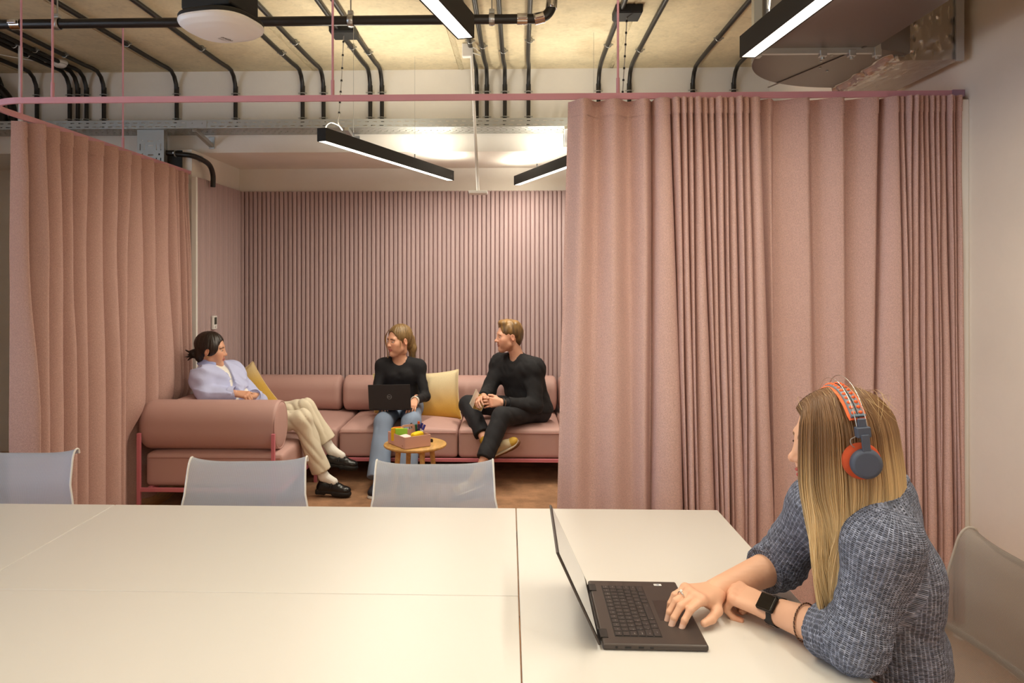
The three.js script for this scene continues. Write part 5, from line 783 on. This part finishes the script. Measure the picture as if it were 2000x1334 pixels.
// ---------------------------------------------------------------- laptops
function laptop(label, W, D, thick, lidLen, lidBack, o) {          // front edge towards local +z, hinge at local z = 0
  const t = thing('laptop', label, 'laptop', o.pos); if (o.rot) t.rotation.set(...o.rot, 'YXZ');
  const body = o.body ?? std('#4b4340', 0.42, { metalness: 0.35 }), dark = std('#1f1b1b', 0.5), side = std('#3a3f4a', 0.4, { metalness: 0.5 });
  mesh('base', rbox(W, thick, D, 0.006, 3, 0, thick / 2, D / 2), body, t);
  mesh('bottom_shell', rbox(W - 0.008, thick * 0.7, D - 0.008, 0.004, 2, 0, thick * 0.34, D / 2), side, t);
  mesh('touchpad', rbox(W * 0.315, 0.0008, D * 0.30, 0.0003, 1, o.padX ?? 0, thick + 0.0003, D * 0.79), std('#3b3432', 0.3, { metalness: 0.3 }), t);
  const kb = mesh('keyboard_deck', rbox(W * 0.80, 0.0008, D * 0.46, 0.0003, 1, 0, thick + 0.0002, D * 0.365), dark, t), keyM = std('#332c2c', 0.5), rows = [13, 14, 14, 13, 12, 8], kw = W * 0.79, kd = D * 0.45;
  rows.forEach((n, r) => { const z = D * 0.365 - kd / 2 + (r + 0.5) * kd / 6; const ws = []; for (let k = 0; k < n; k++) ws.push(r === 5 && k === 3 ? 4.2 : (k === 0 || k === n - 1) ? 1 + 0.15 * r : 1); const sum = ws.reduce((a, b) => a + b), u = kw / sum; let x = -kw / 2;
    ws.forEach((w) => { const g = rbox(w * u - 0.0032, 0.0018, kd / 6 - 0.0032, 0.0008, 1, 0, 0, 0); const m = mesh('key', g, keyM, kb); m.position.set(x + w * u / 2, thick + 0.0014, z); x += w * u; }); });
  const leg = canvasTex(1024, 512, (c, w, h) => { c.clearRect(0, 0, w, h); c.fillStyle = '#cfcac6'; c.font = '15px sans-serif'; c.textAlign = 'center'; const L = ['esc F1 F2 F3 F4 F5 F6 F7 F8 F9 F10 F11 del', '` 1 2 3 4 5 6 7 8 9 0 - = bk', 'tab Q W E R T Y U I O P [ ] \\', 'caps A S D F G H J K L ; # ent', 'sh Z X C V B N M , . / up', 'ctrl fn alt . gr < > v']; L.forEach((s, r) => { const ks = s.split(' '); ks.forEach((k, i) => { if (k !== '.' || r === 4) c.fillText(k, (i + 0.5) * w / ks.length, (r + 0.62) * h / 6); }); }); });
  mesh('key_print', new THREE.PlaneGeometry(kw, kd).rotateX(-Math.PI / 2).translate(0, thick + 0.0026, D * 0.365), std('#ffffff', 0.6, { map: leg, transparent: true }), t);
  // lid turns about the hinge
  const lid = new THREE.Group(); lid.name = 'lid'; lid.position.set(0, thick * 0.8, -0.004); lid.rotation.x = -lidBack; t.add(lid);
  mesh('lid_shell', rbox(W, lidLen, 0.0055, 0.0025, 2, 0, lidLen / 2, -0.003), o.lidMat ?? body, lid);
  mesh('bezel', rbox(W - 0.004, lidLen - 0.004, 0.001, 0.0004, 1, 0, lidLen / 2, 0.0003), std('#121214', 0.35), lid);
  mesh('screen', rbox(W - 0.022, lidLen - 0.032, 0.0006, 0.0002, 1, 0, lidLen / 2 + 0.006, 0.0009), std('#d9d8d2', 0.25, { emissive: new THREE.Color('#e6e3da'), emissiveIntensity: o.glow ?? 0.35 }), lid);
  for (const s of [-1, 1]) mesh('hinge', [cyl(0.0055, 0.045).rotateZ(Math.PI / 2).translate(s * W * 0.36, thick * 0.75, 0.001), rbox(0.045, 0.006, 0.020, 0.001, 1, s * W * 0.36, thick * 0.95, 0.008)], dark, t);
  if (o.logo) { mesh('lid_logo', new THREE.PlaneGeometry(0.042, 0.042).rotateY(Math.PI).translate(0, lidLen * 0.5, -0.0061), std('#ffffff', 0.4, { map: o.logo, transparent: true }), lid); }
  return t;
}
{
  const t = laptop('dark grey laptop open on the white table in front of the woman with headphones', 0.386, 0.258, 0.016, 0.25, 0.435, { pos: P(0.233, 0.7405, 2.020), rot: [0, Math.PI / 2 - 0.012, 0], glow: 0.12 });
  const M1 = std('#0c0c0e', 0.4);
  for (const [z, w] of [[0.034, 0.006], [0.062, 0.015], [0.094, 0.013], [0.120, 0.009]]) mesh('port', w < 0.007 ? cyl(0.003, 0.002).rotateZ(Math.PI / 2).translate(-0.1932, 0.008, z) : rbox(0.0015, 0.0045, w, 0.0005, 1, -0.1932, 0.008, z), M1, t);
  mesh('air_vent', rbox(0.24, 0.004, 0.003, 0.0005, 1, 0, 0.0135, -0.001), M1, t);
  const st = canvasTex(64, 32, c => { c.fillStyle = '#e8e8ea'; c.fillRect(0, 0, 64, 32); c.fillStyle = '#8a94a8'; c.fillRect(20, 6, 22, 20); c.fillStyle = '#555'; c.fillRect(46, 8, 14, 4); c.fillRect(46, 16, 12, 4); }); mesh('sticker', new THREE.PlaneGeometry(0.022, 0.013).rotateX(-Math.PI / 2).rotateY(Math.PI / 2).translate(0.165, 0.0165, 0.20), std('#ffffff', 0.4, { map: st }), t);
}
{
  const logo = canvasTex(128, 128, c => { c.clearRect(0, 0, 128, 128); c.strokeStyle = '#8e8c8c'; c.lineWidth = 8; c.beginPath(); c.arc(64, 64, 54, 0, 6.3); c.stroke(); c.fillStyle = '#8e8c8c'; c.font = 'bold 40px sans-serif'; c.textAlign = 'center'; c.fillText('DELL', 64, 78); });
  laptop('black laptop open on the knees of the woman in the black top', 0.345, 0.225, 0.015, 0.196, 0.16, { pos: P(-0.945, 0.600, 5.915), rot: [0.10, Math.PI - 0.10, -0.03], body: std('#2a2526', 0.5), lidMat: std('#231f20', 0.5), logo, glow: 0.2 });
}

// ---------------------------------------------------------------- woman with headphones at the table
{
  const J = { hipL: P(0.962, 0.53, 1.80), hipR: P(0.962, 0.53, 2.00), kneeL: P(0.62, 0.54, 1.78), kneeR: P(0.62, 0.54, 2.06), ankL: P(0.68, 0.10, 1.78), ankR: P(0.68, 0.10, 2.06), neck: P(0.922, 1.105, 1.885), shL: P(0.857, 1.028, 1.735), shR: P(0.842, 1.025, 2.05), elL: P(0.80, 0.815, 1.735), elR: P(0.785, 0.828, 2.17), wrL: P(0.688, 0.790, 1.950), wrR: P(0.567, 0.795, 2.052), head: { o: P(0.806, 1.243, 1.862), fwd: V(-0.99, -0.07, -0.05), up: V(-0.03, 1, 0), s: 1.03 } };
  const t = makePerson('woman with long blond hair and grey knit sweater working at the white table', P(0.9, 0, 1.9));
  const o = { hip: 0.098, waist: 0.092, chest: 0.098, sh: 0.046, neck: 0.043, arm: [0.052, 0.052, 0.033], leg: [0.085, 0.06, 0.04], bust: 0.055, fwd: V(-1, 0.08, 0).normalize(), ww: 0.05, cw: 0.062, skin: '#e3b193', lip: '#b34f4d', brow: '#6b4a2e', face: { open: 0.0012, neck: 0.044 } };
  const fist = [[1.15, 1.25, 0.7], [1.15, 1.3, 0.7], [1.2, 1.3, 0.7], [1.2, 1.25, 0.7]];
  const type = [[0.42, 0.62, 0.32], [0.40, 0.66, 0.36], [0.42, 0.70, 0.38], [0.45, 0.75, 0.4]];
  t.put('body', skinBody(J, o, [{ o: J.wrR, dir: V(-0.74, 0.17, 0.62), up: V(0.12, 0.97, 0.1), curl: type, spread: 0.55, thumb: [V(0.80, -0.35, 0.22), V(0.90, -0.32, -0.05)], s: 1.2 }, { o: J.wrL, dir: V(-0.60, 0.10, -0.58), up: V(0.25, 0.86, 0.45), curl: fist, left: true, s: 1.22, thumb: [V(0.55, -0.45, -0.6), V(0.15, -0.15, -0.95)] }], [0.008, 0.0026, 0.0022]), M.skin);
  eyes(t, J, { look: V(0, -0.25, 1), iris: '#5a6b72' });
  const hm = headMatrix(J.head);
  t.put('eyelashes', strands([-1, 1].flatMap(s => [0, 1, 2, 3, 4, 5, 6, 7].map(k => { const x = s * (0.022 + k * 0.0028), z = 0.0815 - Math.abs(k - 3) * 0.0008 - k * 0.0006; return { pts: [V(x, 0.0025, z), V(x * 1.02, 0.0022, z + 0.005), V(x * 1.04, 0.0045, z + 0.0085)] }; })), 0.0005, () => new THREE.Color('#3a2618'), 4).applyMatrix4(hm), M.hair);
  // knit sweater with three-quarter sleeves
  T.knit = tex(512, (u, v, i, j) => { const cx = Math.floor(u * 32), cy = Math.floor(v * 56), h = hash3(cx, cy, 7), h2 = hash3(cx, cy, 13), fx = u * 32 - cx, fy = v * 56 - cy + 0.12 * Math.sin(fx * 6.28), dark = smooth(0.10, 0.24, fx) * smooth(0.90, 0.76, fx) * smooth(0.30, 0.48, fy) * smooth(1.0, 0.86, fy), lt = 0.46 + 0.42 * h * (0.5 + 0.5 * hash3(cx, cy >> 2, 5)), dk = 0.20 + 0.30 * h2 * h2; let k = mix(lt, dk, dark * (0.55 + 0.45 * (cx % 2))); k += 0.16 * (hash3(i >> 1, j, 3) - 0.5); return [196 * k + 2, 203 * k + 4, 222 * k + 12]; }, true, 0.235);
  T.knitB = tex(512, (u, v) => { const cx = Math.floor(u * 32), cy = Math.floor(v * 56), fx = u * 32 - cx, fy = v * 56 - cy; return 255 * Math.min(1, 3 * Math.min(fx, 1 - fx)) * Math.min(1, 2.5 * Math.min(fy, 1 - fy)) * (cx % 2 ? 0.6 : 1); }, false, 0.235);
  M.knit = std('#ffffff', 0.92, { map: T.knit, bumpMap: T.knitB, bumpScale: 0.003 });
  const S = new Field(); torso(S, J, o, 0.012); for (const s of [J.shL, J.shR]) S.cap(J.neck.clone().add(V(0.005, -0.015, 0)), L3(J.neck, s, 0.92).add(V(0.012, 0.004, 0)), 0.058, 0.056, 0.08); for (const s of ['L', 'R']) arm(S, J, s, [0.062, 0.064, 0.054], 0.004, 0.045, s === 'L' ? 0.5 : 0.36);
  S.cap(L3(J.hipL, J.hipR, 0.5).add(V(0.012, 0.16, 0)), L3(J.hipL, J.hipR, 0.5).add(V(0.012, 0.20, 0)), 0.118, 0.110, 0.05);
  const cL = cutAt(J.elL, J.wrL, 0.40, 0.13), cR = cutAt(J.elR, J.wrR, 0.26, 0.13), cs = cuts([cL, cR]), op = new Field().cap(J.neck.clone().add(V(-0.005, 0.015, 0)), J.neck.clone().add(V(-0.03, 0.14, 0)), 0.062, 0.075, 0);
  const wr = (E, x, y, z, d1) => { const dx = x - E.x, dy = y - E.y, dz = z - E.z, r = Math.sqrt(dx * dx + dy * dy + dz * dz), a = dx * d1.x + dy * d1.y + dz * d1.z; return Math.exp(-((r / 0.10) ** 2)) * Math.sin(a * 230 + 2.2 * vnoise(x * 20, y * 20, z * 20)); };
  const dL = J.wrL.clone().sub(J.elL).normalize().add(J.elL.clone().sub(J.shL).normalize()).normalize(), dR = J.wrR.clone().sub(J.elR).normalize().add(J.elR.clone().sub(J.shR).normalize()).normalize(), hemY = 0.697;
  S.post = (d, x, y, z) => { d += 0.004 * vnoise(x * 15, y * 12, z * 15) + 0.004 * (wr(J.elL, x, y, z, dL) + wr(J.elR, x, y, z, dR)) - 0.005 * Math.abs(vnoise(x * 12 + y * 16, y * 7, z * 12)); return Math.max(cs(d, x, y, z), hemY - y, -op.at(x, y, z)); };
  const sw = t.put('sweater', boneUV(S.mesh(0.0055), [...limbBones(J), torsoBone(J, 0.12)]), M.knit);
  const subm = (n, g, m) => mesh(n, g.translate(-t.position.x, 0, -t.position.z), m, sw);
  const ringAt = (c, dir, r, h) => { const q = new THREE.Quaternion().setFromUnitVectors(V(0, 0, 1), dir); const g = new THREE.TorusGeometry(r, h, 8, 44); g.applyQuaternion(q).translate(c.x, c.y, c.z); const uv = g.attributes.uv; for (let i = 0; i < uv.count; i++) uv.setXY(i, uv.getX(i) * 0.3, uv.getY(i) * 0.04); return g; };
  subm('cuff', ringAt(L3(J.elL, J.wrL, 0.385), J.wrL.clone().sub(J.elL).normalize(), 0.056, 0.0068), M.knit); subm('cuff', ringAt(L3(J.elR, J.wrR, 0.245), J.wrR.clone().sub(J.elR).normalize(), 0.0595, 0.0068), M.knit);
  subm('collar', ringAt(J.neck.clone().add(V(-0.004, 0.045, 0)), V(-0.1, 1, 0).normalize(), 0.066, 0.010), M.knit);
  // trousers, socks hidden under the table, shoes
  const Tr = new Field(); Tr.cap(J.hipR, J.hipL, 0.118, 0.118, 0.05); Tr.cap(L3(J.hipL, J.hipR, 0.5).add(V(0.02, 0.1, 0)), L3(J.hipL, J.hipR, 0.5).add(V(0.02, 0.12, 0)), 0.118, 0.115, 0.05); for (const s of ['L', 'R']) leg(Tr, J, s, [0.098, 0.072, 0.055], 0.0); Tr.post = (d, x, y, z) => Math.max(d + 0.003 * vnoise(x * 18, y * 14, z * 18), y - 0.70); t.put('trousers', boneUV(Tr.mesh(0.009), legBones(J)), phys('#131318', 0.38, { map: T.linen }));
  for (const s of ['L', 'R']) shoe(t, J['ank' + s], V(-1, 0, 0), { mat: std('#22211f', 0.5), soleMat: std('#d8d4cc', 0.6), len: 0.25, drop: 0.10 });
  // hair: a close underlayer and some thousands of fine strands falling from the parting
  const H = new Field(); H.ell(V(0, 0.034, -0.022), V(0.081, 0.094, 0.104), 0.01).ell(V(0, -0.03, -0.055), V(0.078, 0.10, 0.068), 0.03); H.cap(V(0, -0.05, -0.07), V(0, -0.135, -0.085), 0.062, 0.048, 0.03); for (const s of [-1, 1]) { H.cap(V(s * 0.064, 0.03, 0.03), V(s * 0.068, -0.10, 0.035), 0.028, 0.022, 0.02); H.cap(V(s * 0.068, -0.10, 0.035), V(s * 0.078, -0.20, 0.03), 0.020, 0.012, 0.02); }
  H.ell(V(0, -0.02, 0.098), V(0.060, 0.112, 0.070), 0.008, null, true);
  const tone = (t_, s, p) => { const root = new THREE.Color('#6c4a29'), mid = new THREE.Color('#8b6b4a'), tip = new THREE.Color('#d2b585'); const a = smooth(0.10, 0.75, t_ + 0.15 * (s - 0.5)); const c = a < 0.5 ? root.lerp(mid, a * 2) : mid.lerp(tip, a * 2 - 1); return c.multiplyScalar(0.72 + 0.46 * s); };
  t.put('hair', place(H.mesh(0.004, (x, y, z) => tone(clamp((0.12 - y) / 0.4), 0.12 + 0.25 * Math.abs(vnoise(z * 120, y * 6, x * 60)))), hm), M.hair);
  const paths = [], topY = (z) => 0.030 + 0.098 * Math.sqrt(Math.max(0.05, 1 - ((z + 0.016) / 0.118) ** 2));
  const N1 = 6500, N2 = 2000;
  for (let i = 0; i < N1 + N2; i++) {
    const left = i < N1, s = left ? 1 : -1, tt = clamp(left ? rnd() : rnd()), ly = Math.pow(rnd(), 0.7), clump = vnoise(tt * 34 + (left ? 0 : 50), 1.5, 2), e = 0.012 * ly;
    const zr = mix(0.078, -0.105, Math.pow(tt, 0.9)) + rr(-0.006, 0.006), xr = s * rr(0.000, 0.004);
    const al = mix(left ? 0.50 : 1.15, 2.95, Math.pow(tt, 0.92)) + 0.05 * clump, sa = Math.sin(al), ca = Math.cos(al), jit = rr(-0.004, 0.004);
    const ring = (rx, rz, y, cz = -0.016) => V(s * (rx + e) * sa + jit, y, cz + (rz + e) * ca + jit);
    const pts = [V(xr, topY(zr) + e * 0.8, zr), V(s * (0.040 + e * 0.5) * (0.4 + 0.6 * sa), topY(zr) - 0.012 + e * 0.9, mix(zr, -0.016 + 0.11 * ca, 0.45)), ring(0.083, 0.108, 0.060), ring(0.090, 0.118, -0.015), ring(0.092, 0.122, -0.09)];
    const front = left && tt < 0.60;
    if (front) { const f = tt / 0.60, zl = mix(0.104, -0.045, Math.pow(f, 0.85)), ze = mix(0.074, 0.020, f) + 0.022 * clump + rr(-0.006, 0.006), xe = s * (mix(0.058, 0.084, Math.sqrt(f)) + 0.014 * rnd()), ye = -(0.245 + 0.115 * Math.sqrt(rnd()) + 0.045 * clump + 0.035 * (1 - Math.abs(2 * f - 0.9))); pts.push(V(s * (mix(0.056, 0.094, Math.sqrt(f)) + e), -0.175, zl + 0.006 * clump), V(xe * 1.03, mix(-0.175, ye, 0.55), mix(zl, ze, 0.6) + 0.014 * vnoise(tt * 26, 3, 1) + 0.006 * clump), V(xe, ye, ze)); }
    else { const f = clamp((tt - 0.60) / 0.40), y2 = -0.145 - 0.03 * rnd(), out = 0.012 * clump; pts.push(ring(0.090, 0.114 + out, -0.128 + 0.01 * clump), ring(0.076 - 0.02 * rnd(), 0.096 + out, y2 - 0.012 * (1 - f))); }
    paths.push({ pts, w: rr(0.7, 1.25), tone: clamp(0.5 + 0.45 * clump + rr(-0.35, 0.35)) });
  }
  for (let k = 0; k < 60; k++) { const a = rr(-0.1, 0.06); paths.push({ pts: [V(rr(-0.01, 0.01), topY(a), a), V(rr(0, 0.05), topY(a) + rr(0.002, 0.012), a + rr(-0.03, 0.02)), V(rr(0.03, 0.10), topY(a) - rr(0.02, 0.08), a + rr(-0.05, 0.03))], w: 0.45, tone: 0.7 }); }
  t.put('hair_strands', strands(paths, 0.00095, tone, 15).applyMatrix4(hm), M.hair);

  // headphones: worn over the hair, tilted forward
  const h = thing('headphones', 'orange and slate blue on-ear headphones worn by the woman at the table', 'headphones', V(0, 0, 0).applyMatrix4(hm));
  const R = new THREE.Matrix4().extractRotation(hm); h.quaternion.setFromRotationMatrix(R).multiply(new THREE.Quaternion().setFromAxisAngle(V(1, 0, 0), 0.03)); h.scale.setScalar(1.03);
  const slate = std('#454e60', 0.55), orange = std('#f06a38', 0.75), grey = std('#7c7f86', 0.6), wire = std('#c9c4bd', 0.25, { metalness: 0.9 });
  const arch = (r, y0, th) => V(Math.sin(th) * r, y0 + Math.cos(th) * (r + 0.002), 0);
  const tilt = V(0, -0.018, -0.020), cupX = 0.116;
  for (const s of [-1, 1]) {
    const cup = mesh('ear_cup', new THREE.LatheGeometry([[0, 0.022], [0.024, 0.022], [0.0245, 0.0215], [0.0255, 0.022], [0.029, 0.0205], [0.033, 0.016], [0.034, 0.008], [0.032, 0.0], [0, 0]].map(p => new THREE.Vector2(...p)), 48), slate, h); cup.rotation.set(0, 0, -s * Math.PI / 2); cup.rotation.y = -s * 0.12; cup.position.set(s * (cupX + 0.002), tilt.y, tilt.z);
    const pad = mesh('ear_pad', new THREE.TorusGeometry(0.0235, 0.0125, 14, 48), std('#ee6233', 0.85, { bumpMap: T.noise, bumpScale: 0.001 }), h); pad.rotation.y = Math.PI / 2 - s * 0.12; pad.position.set(s * (cupX - 0.006), tilt.y + 0.002, tilt.z + 0.004); pad.scale.set(1.16, 1.16, 1.1);
    mesh('yoke', [rbox(0.006, 0.052, 0.018, 0.002, 2, s * (cupX + 0.019), tilt.y + 0.040, tilt.z), rbox(0.020, 0.024, 0.030, 0.003, 2, s * (cupX + 0.008), tilt.y + 0.070, tilt.z), rbox(0.010, 0.020, 0.017, 0.002, 2, s * (cupX + 0.008), tilt.y + 0.090, tilt.z)], slate, h);
    mesh('cable_loop', tube([V(s * (cupX + 0.004), tilt.y + 0.06, tilt.z + 0.014), V(s * (cupX + 0.004), tilt.y + 0.054, tilt.z + 0.026), V(s * (cupX + 0.004), tilt.y + 0.044, tilt.z + 0.026), V(s * (cupX + 0.002), tilt.y + 0.034, tilt.z + 0.018)], 0.0012, 16, 6), std('#8d8a88', 0.5), h);
  }
  const A = [], B = []; for (const [arr, z, lift] of [[A, 0.010, 0.014], [B, -0.012, 0.018]]) for (let k = 0; k <= 30; k++) { const th = mix(-1.42, 1.42, k / 30), y = 0.045 + Math.cos(th) * (0.098 + lift); arr.push(V(Math.sin(th) * 0.122, y, tilt.z + z)); }
  for (const s of [-1, 1]) { const e = [V(s * 0.1208, 0.064, tilt.z + 0.010), V(s * 0.123, 0.055, tilt.z + 0.006)]; }
  A.unshift(V(-0.124, 0.05, tilt.z + 0.008)); A.push(V(0.124, 0.05, tilt.z + 0.008)); B.unshift(V(-0.124, 0.05, tilt.z - 0.008)); B.push(V(0.124, 0.05, tilt.z - 0.008));
  mesh('wire_band', tube(A, 0.0011, 80, 8), wire, h); mesh('wire_band', tube(B, 0.0011, 80, 8), wire, h);
  const band = (w, r0, th0, th1, off) => grid(60, 10, (u, v) => { const th = mix(th0, th1, u), a = v * 6.28319, x = Math.cos(a), y = Math.sin(a), sq = k => Math.sign(k) * Math.pow(Math.abs(k), 0.5), rad = r0 + off + 0.0035 * sq(y), endTaper = 1 - 0.12 * smooth(0.9, 1, Math.abs(2 * u - 1)); return [Math.sin(th) * (rad + 0.012), 0.030 + Math.cos(th) * rad, tilt.z + w * sq(x) * endTaper]; });
  mesh('headband_cushion', band(0.021, 0.104, -1.12, 1.12, 0), orange, h);
  mesh('headband_strap', band(0.0155, 0.104, -1.08, 1.08, 0.0035), grey, h);
  mesh('headband_cord', tube(Array.from({ length: 25 }, (_, k) => { const th = mix(-1.2, 1.2, k / 24); return V(Math.sin(th) * 0.1240, 0.030 + Math.cos(th) * 0.1125, tilt.z); }), 0.0012, 60, 6), std('#2b2c30', 0.5), h);
  for (let k = 0; k < 17; k++) for (const z of [-0.0078, 0.0078]) { const th = mix(-0.98, 0.98, k / 16); mesh('stud', new THREE.SphereGeometry(0.0042, 10, 8).scale(1, 1, 1.1).translate(Math.sin(th) * 0.1235, 0.030 + Math.cos(th) * 0.1108, tilt.z + z), orange, h); }
  for (const s of [-1, 1]) { const th = s * 1.06; mesh('band_clip', rbox(0.005, 0.013, 0.031, 0.001, 1).rotateZ(-th + Math.PI / 2 * 0 ).translate(Math.sin(th) * 0.1235, 0.030 + Math.cos(th) * 0.112, tilt.z), std('#5a7184', 0.5), h); }

  // watch, bracelet and ring
  const wd = J.wrL.clone().sub(J.elL).normalize(), wc = L3(J.elL, J.wrL, 0.955), upv = V(-0.40, 0.55, 0.50), un = upv.addScaledVector(wd, -upv.dot(wd)).normalize();
  const w = thing('smartwatch', 'black square smartwatch on the left wrist of the woman with headphones', 'watch', wc); w.scale.setScalar(1.22); w.quaternion.setFromRotationMatrix(new THREE.Matrix4().makeBasis(wd, un, wd.clone().cross(un)));
  const strap = new THREE.Shape(); strap.absellipse(0, 0, 0.0335, 0.0305, 0, 6.2832); const hole = new THREE.Path(); hole.absellipse(0, 0, 0.031, 0.028, 0, 6.2832, true); strap.holes.push(hole);
  mesh('strap', new THREE.ExtrudeGeometry(strap, { depth: 0.022, bevelEnabled: true, bevelSize: 0.0006, bevelThickness: 0.0006, curveSegments: 32 }).translate(0, 0, -0.011).rotateY(Math.PI / 2), std('#17161a', 0.6), w);
  mesh('case', rbox(0.043, 0.0115, 0.037, 0.0045, 4, 0, 0.0335, 0), std('#101012', 0.25, { metalness: 0.5 }), w); mesh('screen', rbox(0.039, 0.002, 0.033, 0.0009, 3, 0, 0.0388, 0), phys('#050506', 0.06, { clearcoat: 1 }), w); mesh('crown', cyl(0.0033, 0.003).rotateX(Math.PI / 2).translate(-0.006, 0.0305, 0.018), std('#3a3a3d', 0.3, { metalness: 0.8 }), w);
  const bc = L3(J.elL, J.wrL, 0.585), b = thing('bracelet', 'thin braided dark bracelet on the forearm of the woman with headphones', 'bracelet', bc); b.quaternion.setFromUnitVectors(V(0, 0, 1), wd.clone().add(V(-0.10, 0, 0.08)).normalize());
  for (let k = 0; k < 2; k++) mesh('cord', tube(Array.from({ length: 120 }, (_, i) => { const a = i / 120 * 6.28319, r = 0.0455 + 0.0012 * Math.cos(a * 28 + k * Math.PI); return V(Math.cos(a) * r, Math.sin(a) * r * 0.98, 0.0012 * Math.sin(a * 28 + k * Math.PI)); }), 0.0013, 240, 6, true), std(k ? '#4a2a22' : '#8d6a50', 0.7), b);
  const hR = handMatrix({ o: J.wrR, dir: V(-0.74, 0.17, 0.62), up: V(0.12, 0.97, 0.1), s: 1.2 }, false), rp = V(0.112, -0.006, -0.0105).applyMatrix4(hR), rd = V(Math.cos(0.45), -Math.sin(0.45), -0.05).transformDirection(hR);
  const ring = thing('ring', 'silver ring with a small white stone on the right hand of the woman with headphones', 'ring', rp); ring.quaternion.setFromUnitVectors(V(0, 0, 1), rd); mesh('band', new THREE.TorusGeometry(0.0108, 0.0014, 8, 28), M.chrome, ring); mesh('stone', new THREE.IcosahedronGeometry(0.0042, 1).translate(...V(0, 0.0112, 0).applyQuaternion(ring.quaternion.clone().invert().multiply(new THREE.Quaternion())).setLength(0.0128).toArray()), phys('#f1eee9', 0.1, { clearcoat: 1 }), ring);
}

renderer.render(scene, camera);
